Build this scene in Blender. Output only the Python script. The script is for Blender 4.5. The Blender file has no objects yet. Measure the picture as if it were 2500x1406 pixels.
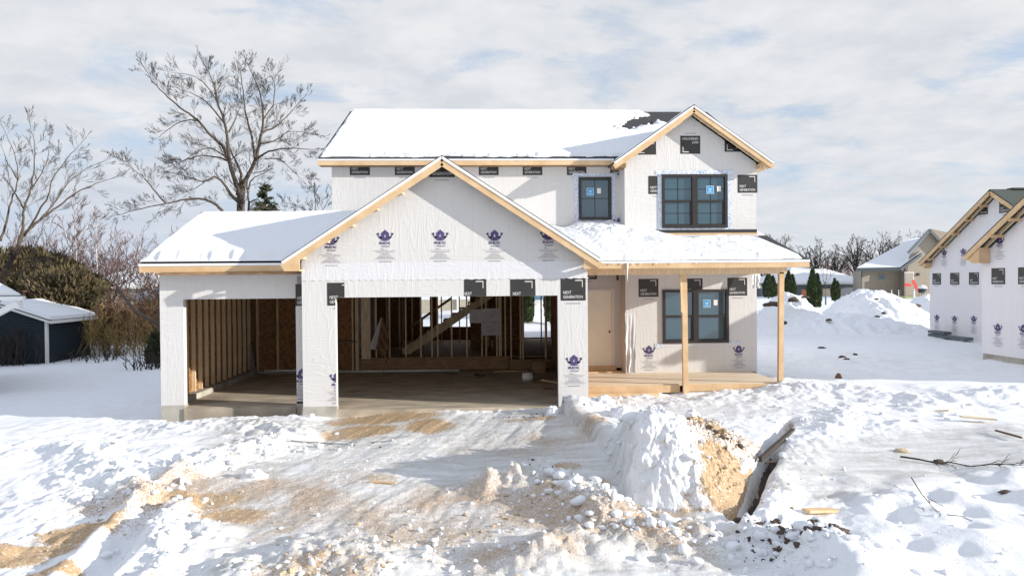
import bpy, math, random
import numpy as np
from mathutils import Vector, Matrix
from mathutils.geometry import tessellate_polygon
random.seed(7)
C = bpy.context.scene.collection
R = math.radians
sc = bpy.context.scene

# ------------------------------------------------------------ camera
CAMP = Vector((0.0, -15.15, 2.81))
F = 1667.0
YAW, PITCH, ROLL = R(2.5), R(0.6), R(-0.5)
CM = Matrix.Rotation(-YAW, 3, 'Z') @ Matrix.Rotation(R(90) - PITCH, 3, 'X') @ Matrix.Rotation(ROLL, 3, 'Z')
cam_d = bpy.data.cameras.new('camera'); cam = bpy.data.objects.new('camera', cam_d); C.objects.link(cam)
cam.matrix_world = Matrix.Translation(CAMP) @ CM.to_4x4()
cam_d.lens = 24.0; cam_d.sensor_width = 36; cam_d.clip_end = 3000; cam_d.clip_start = 0.1
sc.camera = cam

def P(px, py, Y):
    """point of the vertical plane y=Y seen at a place of the photograph (used for measuring)"""
    d = CM @ Vector(((px - 1250) / F, -(py - 703) / F, -1))
    return CAMP + d * ((Y - CAMP.y) / d.y)
def G(px, py, z=-0.25):
    d = CM @ Vector(((px - 1250) / F, -(py - 703) / F, -1))
    return CAMP + d * ((z - CAMP.z) / d.z)

# ------------------------------------------------------------ materials
MAT = {}
def mat(name, col, rough=0.8, noise=0.0, nscale=5.0, bump=0.0, bscale=20.0, stretch=(1, 1, 1), col2=None, metallic=0.0, detail=6.0, spec=None, contrast=(0.35, 0.65)):
    m = bpy.data.materials.new(name); m.use_nodes = True
    nt = m.node_tree; b = nt.nodes['Principled BSDF']
    b.inputs['Roughness'].default_value = rough; b.inputs['Metallic'].default_value = metallic
    if spec is not None: b.inputs['Specular IOR Level'].default_value = spec
    b.inputs['Base Color'].default_value = (*col, 1)
    tc = nt.nodes.new('ShaderNodeTexCoord'); mp = nt.nodes.new('ShaderNodeMapping')
    mp.inputs['Scale'].default_value = stretch
    nt.links.new(tc.outputs['Object'], mp.inputs['Vector'])
    if noise or col2:
        n = nt.nodes.new('ShaderNodeTexNoise'); n.inputs['Scale'].default_value = nscale; n.inputs['Detail'].default_value = detail
        nt.links.new(mp.outputs[0], n.inputs['Vector'])
        r = nt.nodes.new('ShaderNodeMapRange'); r.inputs['From Min'].default_value = contrast[0]; r.inputs['From Max'].default_value = contrast[1]
        nt.links.new(n.outputs['Fac'], r.inputs['Value'])
        mx = nt.nodes.new('ShaderNodeMix'); mx.data_type = 'RGBA'
        c2 = col2 or tuple(c * (1 - noise) for c in col)
        mx.inputs['A'].default_value = (*col, 1); mx.inputs['B'].default_value = (*c2, 1)
        nt.links.new(r.outputs[0], mx.inputs['Factor']); nt.links.new(mx.outputs['Result'], b.inputs['Base Color'])
    if bump:
        n2 = nt.nodes.new('ShaderNodeTexNoise'); n2.inputs['Scale'].default_value = bscale; n2.inputs['Detail'].default_value = 5
        nt.links.new(mp.outputs[0], n2.inputs['Vector'])
        bp = nt.nodes.new('ShaderNodeBump'); bp.inputs['Strength'].default_value = bump; bp.inputs['Distance'].default_value = 0.03
        nt.links.new(n2.outputs['Fac'], bp.inputs['Height']); nt.links.new(bp.outputs[0], b.inputs['Normal'])
    MAT[name] = m
    return m

mat('lumber', (0.66, 0.47, 0.28), 0.75, nscale=3, stretch=(1, 1, 1), col2=(0.56, 0.375, 0.20), bump=0.15, bscale=30)
mat('lumber_up', (0.78, 0.62, 0.41), 0.75, nscale=6, stretch=(6, 6, 0.5), col2=(0.60, 0.43, 0.25))
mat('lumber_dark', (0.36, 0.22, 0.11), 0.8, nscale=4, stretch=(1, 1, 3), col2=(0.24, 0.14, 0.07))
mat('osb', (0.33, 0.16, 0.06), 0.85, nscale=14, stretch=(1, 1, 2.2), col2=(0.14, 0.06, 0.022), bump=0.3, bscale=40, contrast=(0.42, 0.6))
mat('plywood', (0.74, 0.62, 0.47), 0.75, nscale=1.2, stretch=(1, 4, 1), col2=(0.64, 0.52, 0.38), bump=0.1)
mat('concrete', (0.46, 0.44, 0.39), 0.85, nscale=2.2, col2=(0.30, 0.275, 0.23), bump=0.15, bscale=40)
mat('slab', (0.52, 0.44, 0.33), 0.8, nscale=1.3, stretch=(1, 2.5, 1), col2=(0.30, 0.255, 0.20), bump=0.1, bscale=30)
mat('printblack', (0.032, 0.030, 0.028), 0.45, noise=0.2)
mat('printwhite', (0.75, 0.74, 0.72), 0.6)
mat('printpurple', (0.07, 0.05, 0.16), 0.55)
mat('printgrey', (0.30, 0.29, 0.33), 0.6)
mat('flash_black', (0.025, 0.026, 0.032), 0.5, noise=0.3, nscale=12)
mat('drip', (0.78, 0.79, 0.80), 0.35)
mat('bronze', (0.022, 0.018, 0.016), 0.4)
mat('door_cream', (0.90, 0.86, 0.73), 0.6, noise=0.06, nscale=2)
mat('white_trim', (0.74, 0.73, 0.70), 0.6)
mat('tape', (0.66, 0.70, 0.78), 0.35, nscale=28, col2=(0.36, 0.44, 0.62), bump=0.6, bscale=40, contrast=(0.5, 0.62))
mat('sticker', (0.03, 0.30, 0.62), 0.4)
mat('knob', (0.05, 0.04, 0.03), 0.3, metallic=0.8)
mat('paper', (0.60, 0.55, 0.54), 0.7, noise=0.15, nscale=6)
mat('ice', (0.80, 0.85, 0.88), 0.15)
mat('plastic_sheet', (0.75, 0.76, 0.78), 0.3, bump=0.8, bscale=15)
mat('bark', (0.10, 0.078, 0.06), 0.9, nscale=8, stretch=(4, 4, 1), col2=(0.07, 0.052, 0.04), bump=0.6, bscale=20)
mat('twig', (0.055, 0.042, 0.034), 0.9, noise=0.4)
mat('twig_red', (0.17, 0.095, 0.075), 0.9, noise=0.3)
mat('bark_tan', (0.12, 0.088, 0.06), 0.9, noise=0.4, nscale=10)
mat('birch', (0.62, 0.60, 0.56), 0.8, nscale=18, stretch=(1, 1, 3), col2=(0.25, 0.22, 0.20), contrast=(0.5, 0.62))
mat('brush', (0.185, 0.105, 0.060), 0.95, noise=0.5, nscale=0.8)
mat('brush_yellow', (0.36, 0.24, 0.085), 0.9, noise=0.4, nscale=2)
mat('evergreen', (0.14, 0.105, 0.05), 0.9, nscale=1.5, col2=(0.065, 0.055, 0.028))
mat('spruce', (0.075, 0.085, 0.035), 0.9, nscale=3, col2=(0.035, 0.045, 0.022))
mat('arbor', (0.055, 0.085, 0.025), 0.9, nscale=4, col2=(0.025, 0.042, 0.013))
mat('siding_tan', (0.34, 0.295, 0.235), 0.75)
mat('siding_grey', (0.17, 0.19, 0.22), 0.8)
mat('siding_dark', (0.034, 0.045, 0.055), 0.85, spec=.15)
mat('siding_blue', (0.10, 0.17, 0.26), 0.8)
mat('tan_door', (0.36, 0.31, 0.25), 0.6)
mat('green_board', (0.36, 0.38, 0.22), 0.7)
mat('dirt_clod', (0.10, 0.07, 0.055), 0.95, noise=0.4, nscale=10, bump=0.6)
mat('stone_tan', (0.55, 0.44, 0.30), 0.85, noise=0.4, nscale=2.0)
mat('red', (0.65, 0.05, 0.04), 0.5)
mat('orange_box', (0.55, 0.22, 0.11), 0.6)
mat('grill_blue', (0.01, 0.035, 0.06), 0.3)
mat('steel', (0.25, 0.26, 0.27), 0.4, metallic=0.7)
mat('gutter_grey', (0.09, 0.11, 0.12), 0.6)
mat('fence_cream', (0.50, 0.46, 0.36), 0.7)
mat('rusty', (0.24, 0.10, 0.06), 0.8, noise=0.3)

def ramp_mask(nt, src, a, b):
    r = nt.nodes.new('ShaderNodeMapRange'); r.inputs['From Min'].default_value = a; r.inputs['From Max'].default_value = b
    nt.links.new(src, r.inputs['Value']); return r.outputs[0]
def mixc(nt, fac, a, b):
    mx = nt.nodes.new('ShaderNodeMix'); mx.data_type = 'RGBA'
    if hasattr(fac, 'links'): nt.links.new(fac, mx.inputs['Factor'])
    else: mx.inputs['Factor'].default_value = fac
    for v, s in ((a, 'A'), (b, 'B')):
        if isinstance(v, tuple): mx.inputs[s].default_value = (*v, 1)
        else: nt.links.new(v, mx.inputs[s])
    return mx.outputs['Result']
def mth(nt, op, a, b=None):
    n = nt.nodes.new('ShaderNodeMath'); n.operation = op
    for i, v in enumerate((a, b)):
        if v is None: continue
        if isinstance(v, (int, float)): n.inputs[i].default_value = v
        else: nt.links.new(v, n.inputs[i])
    return n.outputs[0]
def noise_node(nt, vec, scale, detail=5, rough=0.55, stretch=None, dist=0.0):
    if stretch:
        mp = nt.nodes.new('ShaderNodeMapping'); mp.inputs['Scale'].default_value = stretch[:3]
        if len(stretch) > 3: mp.inputs['Rotation'].default_value = (0, 0, stretch[3])
        nt.links.new(vec, mp.inputs['Vector']); vec = mp.outputs[0]
    n = nt.nodes.new('ShaderNodeTexNoise'); n.inputs['Scale'].default_value = scale; n.inputs['Detail'].default_value = detail
    n.inputs['Roughness'].default_value = rough; n.inputs['Distortion'].default_value = dist
    nt.links.new(vec, n.inputs['Vector']); return n.outputs['Fac']

# house wrap: thin spun fabric sheet, faint stud ghosts, wrinkles
def wrap_material(name, base, axis):
    m = bpy.data.materials.new(name); m.use_nodes = True; nt = m.node_tree; b = nt.nodes['Principled BSDF']
    tc = nt.nodes.new('ShaderNodeTexCoord'); v = tc.outputs['Object']
    sx = nt.nodes.new('ShaderNodeSeparateXYZ'); nt.links.new(v, sx.inputs[0])
    u = sx.outputs[axis]
    fine = noise_node(nt, v, 26, 6, 0.65)
    blot = noise_node(nt, v, 1.1, 3)
    # faint lines every 0.4 m, like the framing pressed through the sheet
    fr = mth(nt, 'FRACT', mth(nt, 'MULTIPLY', u, 2.46))
    ln = mth(nt, 'LESS_THAN', mth(nt, 'ABSOLUTE', mth(nt, 'SUBTRACT', fr, 0.5)), 0.018)
    c = mixc(nt, ramp_mask(nt, fine, 0.3, 0.7), tuple(x * 0.955 for x in base), tuple(min(1, x * 1.03) for x in base))
    c = mixc(nt, mth(nt, 'MULTIPLY', ramp_mask(nt, blot, 0.4, 0.7), 0.2), c, tuple(x * 0.9 for x in base))
    c = mixc(nt, mth(nt, 'MULTIPLY', ln, 0.16), c, (0.35, 0.33, 0.36))
    nt.links.new(c, b.inputs['Base Color'])
    b.inputs['Roughness'].default_value = 0.6
    st1 = (1, 1, 5.0, 0) ; st2 = (6, 6, 0.9, 0)
    w1 = noise_node(nt, v, 1.1, 2, 0.4, st1, 1.6); w2 = noise_node(nt, v, 0.8, 2, 0.4, st2, 1.8)
    r1 = mth(nt, 'POWER', mth(nt, 'SUBTRACT', 1.0, mth(nt, 'MULTIPLY', mth(nt, 'ABSOLUTE', mth(nt, 'SUBTRACT', w1, 0.5)), 2.0)), 14.0)
    r2 = mth(nt, 'POWER', mth(nt, 'SUBTRACT', 1.0, mth(nt, 'MULTIPLY', mth(nt, 'ABSOLUTE', mth(nt, 'SUBTRACT', w2, 0.5)), 2.0)), 14.0)
    mk = ramp_mask(nt, noise_node(nt, v, 0.7, 2), 0.48, 0.62)
    mk2 = mth(nt, 'SUBTRACT', 1.0, mk)
    hgt = mth(nt, 'ADD', mth(nt, 'MULTIPLY', r1, mk), mth(nt, 'MULTIPLY', r2, mth(nt, 'MULTIPLY', mk2, 0.6)))
    hgt = mth(nt, 'ADD', hgt, mth(nt, 'MULTIPLY', fine, 0.04))
    bp = nt.nodes.new('ShaderNodeBump'); bp.inputs['Strength'].default_value = 0.22; bp.inputs['Distance'].default_value = 0.02
    nt.links.new(hgt, bp.inputs['Height']); nt.links.new(bp.outputs[0], b.inputs['Normal'])
    MAT[name] = m
wrap_material('wrap', (0.635, 0.62, 0.605), 0)
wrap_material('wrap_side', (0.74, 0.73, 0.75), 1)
wrap_material('wrap_new', (0.66, 0.66, 0.68), 0)

def siding(name, base, pitch, axis=2):
    m = MAT[name]; nt = m.node_tree; b = nt.nodes['Principled BSDF']
    tc = nt.nodes.new('ShaderNodeTexCoord'); sx = nt.nodes.new('ShaderNodeSeparateXYZ'); nt.links.new(tc.outputs['Object'], sx.inputs[0])
    fr = mth(nt, 'FRACT', mth(nt, 'DIVIDE', sx.outputs[axis], pitch))
    ln = mth(nt, 'LESS_THAN', fr, 0.14)
    nz = noise_node(nt, tc.outputs['Object'], 6, 4)
    c = mixc(nt, ramp_mask(nt, nz, 0.3, 0.7), tuple(x * 0.88 for x in base), tuple(x * 1.08 for x in base))
    nt.links.new(mixc(nt, mth(nt, 'MULTIPLY', ln, 0.55), c, tuple(x * 0.35 for x in base)), b.inputs['Base Color'])
    bp = nt.nodes.new('ShaderNodeBump'); bp.inputs['Strength'].default_value = 0.6; bp.inputs['Distance'].default_value = 0.02
    nt.links.new(fr, bp.inputs['Height']); nt.links.new(bp.outputs[0], b.inputs['Normal'])
siding('siding_tan', (0.34, 0.295, 0.235), 0.2); siding('siding_grey', (0.17, 0.19, 0.22), 0.2)
siding('siding_dark', (0.026, 0.036, 0.046), 0.14); siding('siding_blue', (0.10, 0.17, 0.26), 0.2)
siding('fence_cream', (0.50, 0.46, 0.36), 0.16, 0)

# shingles
def shingle(name, base):
    m = bpy.data.materials.new(name); m.use_nodes = True; nt = m.node_tree; b = nt.nodes['Principled BSDF']
    tc = nt.nodes.new('ShaderNodeTexCoord'); sx = nt.nodes.new('ShaderNodeSeparateXYZ'); nt.links.new(tc.outputs['Object'], sx.inputs[0])
    row = mth(nt, 'FRACT', mth(nt, 'MULTIPLY', sx.outputs[2], 11.0))
    vor = nt.nodes.new('ShaderNodeTexVoronoi'); vor.inputs['Scale'].default_value = 1.0
    mp = nt.nodes.new('ShaderNodeMapping'); mp.inputs['Scale'].default_value = (3.5, 3.5, 11); nt.links.new(tc.outputs['Object'], mp.inputs['Vector']); nt.links.new(mp.outputs[0], vor.inputs['Vector'])
    c = mixc(nt, ramp_mask(nt, mth(nt, 'ADD', noise_node(nt, tc.outputs['Object'], 60, 3), 0.0), 0.3, 0.7), tuple(x * 0.6 for x in base), tuple(x * 1.5 for x in base))
    c = mixc(nt, mth(nt, 'MULTIPLY', mth(nt, 'LESS_THAN', row, 0.18), 0.6), c, tuple(x * 0.3 for x in base))
    nt.links.new(c, b.inputs['Base Color']); b.inputs['Roughness'].default_value = 0.9
    bp = nt.nodes.new('ShaderNodeBump'); bp.inputs['Strength'].default_value = 0.8; bp.inputs['Distance'].default_value = 0.02
    nt.links.new(row, bp.inputs['Height']); nt.links.new(bp.outputs[0], b.inputs['Normal'])
    MAT[name] = m
shingle('shingle', (0.035, 0.035, 0.038)); shingle('shingle_green', (0.06, 0.075, 0.065))
shingle('shingle_brown', (0.16, 0.13, 0.10))

# snow
def snow_mat(name, col=(0.80, 0.81, 0.83), bump=0.5, scale=9.0, dist=0.03):
    m = bpy.data.materials.new(name); m.use_nodes = True; nt = m.node_tree; b = nt.nodes['Principled BSDF']
    tc = nt.nodes.new('ShaderNodeTexCoord'); v = tc.outputs['Object']
    b.inputs['Base Color'].default_value = (*col, 1); b.inputs['Roughness'].default_value = 0.7
    b.inputs['Specular IOR Level'].default_value = 0.2
    h = mth(nt, 'ADD', noise_node(nt, v, scale, 6, 0.6), mth(nt, 'MULTIPLY', noise_node(nt, v, scale * 6, 4, 0.6), 0.25))
    bp = nt.nodes.new('ShaderNodeBump'); bp.inputs['Strength'].default_value = bump; bp.inputs['Distance'].default_value = dist
    nt.links.new(h, bp.inputs['Height']); nt.links.new(bp.outputs[0], b.inputs['Normal'])
    MAT[name] = m; return m
snow_mat('snow', bump=0.45, scale=7)
snow_mat('snow_roof', (0.77, 0.78, 0.80), bump=0.55, scale=11, dist=0.025)
snow_mat('snow_clod', bump=0.7, scale=14)

# ground: snow, gravel and ice patches from painted masks (attribute 'mask': r gravel, g ice, b grit)
gm = bpy.data.materials.new('ground_snow'); gm.use_nodes = True; nt = gm.node_tree; b = nt.nodes['Principled BSDF']
tc = nt.nodes.new('ShaderNodeTexCoord'); v = tc.outputs['Object']
at = nt.nodes.new('ShaderNodeAttribute'); at.attribute_name = 'mask'
sx = nt.nodes.new('ShaderNodeSeparateColor'); nt.links.new(at.outputs['Color'], sx.inputs[0])
n1 = noise_node(nt, v, 14, 6, 0.7); n2 = noise_node(nt, v, 3.0, 5, 0.6); n3 = noise_node(nt, v, 45, 4, 0.7)
streak = noise_node(nt, v, 3.0, 6, 0.7, (1.0, 0.16, 1, -0.38), 0.6)
streakr = noise_node(nt, v, 2.6, 6, 0.7, (0.25, 1.6, 1, 0.0), 0.9)
gr = ramp_mask(nt, mth(nt, 'ADD', mth(nt, 'MULTIPLY', sx.outputs[0], 1.1), mth(nt, 'ADD', mth(nt, 'MULTIPLY', n1, 0.9), mth(nt, 'MULTIPLY', n3, 1.0))), 1.38, 1.78)
grit = ramp_mask(nt, mth(nt, 'ADD', sx.outputs[2], mth(nt, 'MULTIPLY', n3, 1.0)), 0.90, 1.10)
icem = ramp_mask(nt, mth(nt, 'ADD', mth(nt, 'MULTIPLY', sx.outputs[1], 1.0), mth(nt, 'MULTIPLY', n2, 0.6)), 0.55, 1.05)
snowc = mixc(nt, mth(nt, 'MULTIPLY', ramp_mask(nt, n2, 0.4, 0.75), 0.5), (0.80, 0.805, 0.82), (0.72, 0.72, 0.73))
icec = mixc(nt, ramp_mask(nt, streakr, 0.38, 0.68), (0.72, 0.72, 0.71), (0.36, 0.335, 0.29))
c = mixc(nt, mth(nt, 'MULTIPLY', icem, 0.75), snowc, icec)
stk = mth(nt, 'MULTIPLY', ramp_mask(nt, streak, 0.52, 0.72), mth(nt, 'MULTIPLY', sx.outputs[2], 1.7))
c = mixc(nt, stk, c, (0.56, 0.50, 0.43))
gravc = mixc(nt, ramp_mask(nt, n3, 0.35, 0.65), (0.58, 0.42, 0.26), (0.32, 0.21, 0.115))
gravc = mixc(nt, ramp_mask(nt, noise_node(nt, v, 24, 3), 0.60, 0.70), gravc, (0.8, 0.76, 0.70))
c = mixc(nt, grit, c, (0.42, 0.29, 0.18))
c = mixc(nt, gr, c, gravc)
nt.links.new(c, b.inputs['Base Color'])
rr = nt.nodes.new('ShaderNodeMapRange'); rr.inputs['To Min'].default_value = 0.75; rr.inputs['To Max'].default_value = 0.32
nt.links.new(icem, rr.inputs['Value']); nt.links.new(rr.outputs[0], b.inputs['Roughness']); b.inputs['Specular IOR Level'].default_value = 0.3
h = mth(nt, 'ADD', mth(nt, 'MULTIPLY', n1, 1.0), mth(nt, 'MULTIPLY', n3, 0.5))
h = mth(nt, 'ADD', h, mth(nt, 'MULTIPLY', streak, 0.9))
bp = nt.nodes.new('ShaderNodeBump'); bp.inputs['Strength'].default_value = 0.5; bp.inputs['Distance'].default_value = 0.03
nt.links.new(h, bp.inputs['Height']); nt.links.new(bp.outputs[0], b.inputs['Normal'])
MAT['ground'] = gm
# dirty snow of the pile
pm = gm.copy(); pm.name = 'dirty_snow'; MAT['dirty'] = pm

g = bpy.data.materials.new('window_glass'); g.use_nodes = True; b = g.node_tree.nodes['Principled BSDF']
b.inputs['Base Color'].default_value = (0.030, 0.080, 0.110, 1); b.inputs['Roughness'].default_value = 0.02; b.inputs['IOR'].default_value = 1.9
b.inputs['Coat Weight'].default_value = 0.3
MAT['glass'] = g
ntg = g.node_tree; ng = noise_node(ntg, ntg.nodes.new('ShaderNodeTexCoord').outputs['Object'], 0.9, 2)
bpg = ntg.nodes.new('ShaderNodeBump'); bpg.inputs['Strength'].default_value = 0.08; bpg.inputs['Distance'].default_value = 0.02
ntg.links.new(ng, bpg.inputs['Height']); ntg.links.new(bpg.outputs[0], b.inputs['Normal'])

# ------------------------------------------------------------ mesh helpers
class MB:
    def __init__(s): s.v = []; s.f = []; s.m = []
    def add(s, vs, fs, m=0):
        o = len(s.v); s.v.extend([tuple(p) for p in vs]); s.f.extend([tuple(i + o for i in f) for f in fs]); s.m.extend([m] * len(fs)); return s
    def box(s, x0, x1, y0, y1, z0, z1, m=0):
        vs = [(x, y, z) for z in (z0, z1) for y in (y0, y1) for x in (x0, x1)]
        return s.add(vs, [(0, 2, 3, 1), (4, 5, 7, 6), (0, 1, 5, 4), (2, 6, 7, 3), (0, 4, 6, 2), (1, 3, 7, 5)], m)
    def bar(s, a, b, w, h, m=0, up=(0, 0, 1)):
        a = Vector(a); b = Vector(b); d = (b - a).normalized(); u = Vector(up)
        if abs(d.dot(u)) > 0.98: u = Vector((0, 1, 0))
        side = d.cross(u).normalized() * w / 2; u = side.cross(d).normalized() * h / 2
        vs = [p + i * side + j * u for p in (a, b) for i, j in ((-1, -1), (1, -1), (1, 1), (-1, 1))]
        return s.add(vs, [(3, 2, 1, 0), (4, 5, 6, 7), (0, 1, 5, 4), (1, 2, 6, 5), (2, 3, 7, 6), (3, 0, 4, 7)], m)
    def tube(s, pts, rad, n=5, m=0, cap=True):
        pts = [Vector(p) for p in pts]; rings = []
        d0 = (pts[1] - pts[0]).normalized(); u = d0.orthogonal().normalized()
        o = len(s.v)
        for i, p in enumerate(pts):
            d = (pts[min(i + 1, len(pts) - 1)] - pts[max(i - 1, 0)]).normalized()
            u = (u - d * u.dot(d)).normalized(); w = d.cross(u)
            r = rad[i] if hasattr(rad, '__len__') else rad
            for k in range(n):
                a = 2 * math.pi * k / n
                q = p + (u * math.cos(a) + w * math.sin(a)) * r
                s.v.append((q.x, q.y, q.z))
        for i in range(len(pts) - 1):
            for k in range(n):
                a = o + i * n + k; b2 = o + i * n + (k + 1) % n
                s.f.append((a, b2, b2 + n, a + n)); s.m.append(m)
        if cap:
            s.f.append(tuple(o + k for k in range(n))[::-1]); s.m.append(m)
            e = o + (len(pts) - 1) * n; s.f.append(tuple(e + k for k in range(n))); s.m.append(m)
        return s
    def prism(s, poly, holes, fn, t, m=0, mside=None):
        """poly (2-D) with holes mapped by fn(u,v,depth): a slab from depth 0 to t"""
        loops = [poly] + list(holes); flat = [p for l in loops for p in l]
        tri = tessellate_polygon([[Vector((p[0], p[1], 0)) for p in l] for l in loops])
        A = [fn(p[0], p[1], 0) for p in flat]; B = [fn(p[0], p[1], t) for p in flat]; n = len(flat)
        s.add(A + B, [tuple(x) for x in tri] + [tuple(n + i for i in x[::-1]) for x in tri], m)
        k = 0
        for l in loops:
            L = len(l)
            s.add([A[k + i] for i in range(L)] + [B[k + i] for i in range(L)], [(i, (i + 1) % L, L + (i + 1) % L, L + i) for i in range(L)], m if mside is None else mside)
            k += L
        return s
    def split(s):
        par = list(range(len(s.v)))
        def find(a):
            while par[a] != a: par[a] = par[par[a]]; a = par[a]
            return a
        for f in s.f:
            for k in f[1:]: par[find(k)] = find(f[0])
        comp = {}
        for i, f in enumerate(s.f): comp.setdefault(find(f[0]), []).append(i)
        out = []
        for ids in comp.values():
            q = MB(); mp = {}
            for i in ids:
                for k in s.f[i]:
                    if k not in mp: mp[k] = len(q.v); q.v.append(s.v[k])
                q.f.append(tuple(mp[k] for k in s.f[i])); q.m.append(s.m[i])
            out.append(q)
        return out
    SPLIT = {'partition', 'foundation', 'side_wall', 'rake_board', 'gable_wall', 'sheathing', 'porch_beam', 'floor', 'rim_board', 'soffit', 'curb', 'garage_slab', 'ceiling', 'wall', 'rail', 'deck', 'flashing_tape', 'garage_step'}
    def build(s, name, mats, parent=None, smooth=False, recalc=True):
        if name in MB.SPLIT:
            qs = s.split()
            if len(qs) > 1:
                os_ = [q.build(name, mats, parent, smooth, recalc) for q in qs]; return os_[0]
        me = bpy.data.meshes.new(name); me.from_pydata(s.v, [], s.f)
        if not isinstance(mats, (list, tuple)): mats = [mats]
        for k in mats: me.materials.append(MAT[k])
        me.polygons.foreach_set('material_index', s.m)
        if smooth: me.polygons.foreach_set('use_smooth', [True] * len(s.f))
        if recalc and len(s.f) < 60000:
            import bmesh
            bm = bmesh.new(); bm.from_mesh(me); bmesh.ops.recalc_face_normals(bm, faces=bm.faces); bm.to_mesh(me); bm.free()
        me.update()
        o = bpy.data.objects.new(name, me); C.objects.link(o); attach(o, parent); return o
WORLD0 = {}
def attach(o, parent):
    if parent is not None:
        o.parent = parent
        if parent.name in WORLD0: o.matrix_parent_inverse = Matrix.Translation(-WORLD0[parent.name])
def thing(name, label, cat, loc, group=None):
    o = bpy.data.objects.new(name, None); C.objects.link(o); o.location = loc; o.empty_display_size = 0.3
    WORLD0[o.name] = Vector(loc); o['label'] = label; o['category'] = cat
    if group: o['group'] = group
    return o
def tag(o, label, cat, group=None, kind=None):
    if label: o['label'] = label
    if cat: o['category'] = cat
    if group: o['group'] = group
    if kind: o['kind'] = kind
    return o
def front(y): return lambda u, v, d: (u, y + d, v)      # wall in a plane y = const, depth goes back
def side(x): return lambda u, v, d: (x + d, u, v)       # wall in a plane x = const
def rect(a, b, c, d): return [(a, c), (b, c), (b, d), (a, d)]

# numpy noise
def _h(ix, iy, seed):
    h = (ix.astype(np.int64) * 374761393 + iy.astype(np.int64) * 668265263 + seed * 1442695041) & 0xffffffff
    h = ((h ^ (h >> 13)) * 1274126177) & 0xffffffff
    return ((h ^ (h >> 16)) & 0xffff) / 65535.0
def vn(x, y, seed=0):
    ix = np.floor(x); iy = np.floor(y); fx = x - ix; fy = y - iy
    ux = fx * fx * fx * (fx * (fx * 6 - 15) + 10); uy = fy * fy * fy * (fy * (fy * 6 - 15) + 10)
    a = _h(ix, iy, seed); b = _h(ix + 1, iy, seed); c = _h(ix, iy + 1, seed); d = _h(ix + 1, iy + 1, seed)
    return (a * (1 - ux) + b * ux) * (1 - uy) + (c * (1 - ux) + d * ux) * uy
def fbm(x, y, seed=0, oct=4, gain=0.5):
    s = 0; a = 1; t = 0
    for i in range(oct):
        c, n = math.cos(0.6 * i), math.sin(0.6 * i)
        s = s + a * vn((x * c - y * n) * 2 ** i + 17.3 * i, (x * n + y * c) * 2 ** i - 9.1 * i, seed + i); t += a; a *= gain
    return s / t
def sst(a, b, x):
    t = np.clip((x - a) / (b - a), 0, 1); return t * t * (3 - 2 * t)
def grid_object(name, X, Y, Z, matname, parent=None, maskarr=None):
    ny, nx = X.shape
    me = bpy.data.meshes.new(name); me.vertices.add(nx * ny)
    me.vertices.foreach_set('co', np.stack([X, Y, Z], -1).astype(np.float32).ravel())
    i = np.arange(nx * ny).reshape(ny, nx)
    q = np.stack([i[:-1, :-1], i[:-1, 1:], i[1:, 1:], i[1:, :-1]], -1).reshape(-1, 4)
    me.loops.add(q.size); me.loops.foreach_set('vertex_index', q.ravel().astype(np.int32))
    me.polygons.add(len(q)); me.polygons.foreach_set('loop_start', (np.arange(len(q)) * 4).astype(np.int32))
    me.polygons.foreach_set('loop_total', np.full(len(q), 4, np.int32))
    me.polygons.foreach_set('use_smooth', np.ones(len(q), bool))
    me.materials.append(MAT[matname]); me.update(); me.validate()
    if maskarr is not None:
        a = me.color_attributes.new('mask', 'FLOAT_COLOR', 'POINT'); a.data.foreach_set('color', maskarr.astype(np.float32).ravel())
    o = bpy.data.objects.new(name, me); C.objects.link(o); attach(o, parent); return o

# ------------------------------------------------------------ light and sky
SAZ, SEL = R(72), R(14.8)
sdir = Vector((math.sin(SAZ) * math.cos(SEL), -math.cos(SAZ) * math.cos(SEL), math.sin(SEL)))
sl = bpy.data.lights.new('sun', 'SUN'); sl.energy = 4.0; sl.angle = R(0.5); sl.color = (1.0, 0.95, 0.87)
so = bpy.data.objects.new('sun', sl); C.objects.link(so); so.rotation_euler = (-sdir).to_track_quat('-Z', 'Y').to_euler()
w = bpy.data.worlds.new('World'); sc.world = w; w.use_nodes = True; nt = w.node_tree
bg = nt.nodes['Background']; bg.inputs['Strength'].default_value = 0.1
sky = nt.nodes.new('ShaderNodeTexSky'); sky.sky_type = 'NISHITA'; sky.sun_disc = False
sky.sun_elevation = SEL; sky.sun_rotation = R(108); sky.air_density = 1.0; sky.dust_density = 0.6; sky.ozone_density = 1.5
tc = nt.nodes.new('ShaderNodeTexCoord'); sx = nt.nodes.new('ShaderNodeSeparateXYZ'); nt.links.new(tc.outputs['Generated'], sx.inputs[0])
zz = mth(nt, 'ADD', mth(nt, 'MAXIMUM', sx.outputs[2], 0.0), 0.16)
cx = nt.nodes.new('ShaderNodeCombineXYZ')
nt.links.new(mth(nt, 'DIVIDE', sx.outputs[0], zz), cx.inputs[0]); nt.links.new(mth(nt, 'DIVIDE', sx.outputs[1], zz), cx.inputs[1])
cv = cx.outputs[0]
n1 = noise_node(nt, cv, 1.35, 9, 0.62, (1.0, 1.5, 1), 0.45); n2 = noise_node(nt, cv, 3.6, 6, 0.6)
n3 = noise_node(nt, cv, 0.55, 3, 0.5)
cov = mth(nt, 'ADD', mth(nt, 'ADD', mth(nt, 'MULTIPLY', n1, 0.75), mth(nt, 'MULTIPLY', n2, 0.2)), mth(nt, 'MULTIPLY', n3, 0.25))
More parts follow.
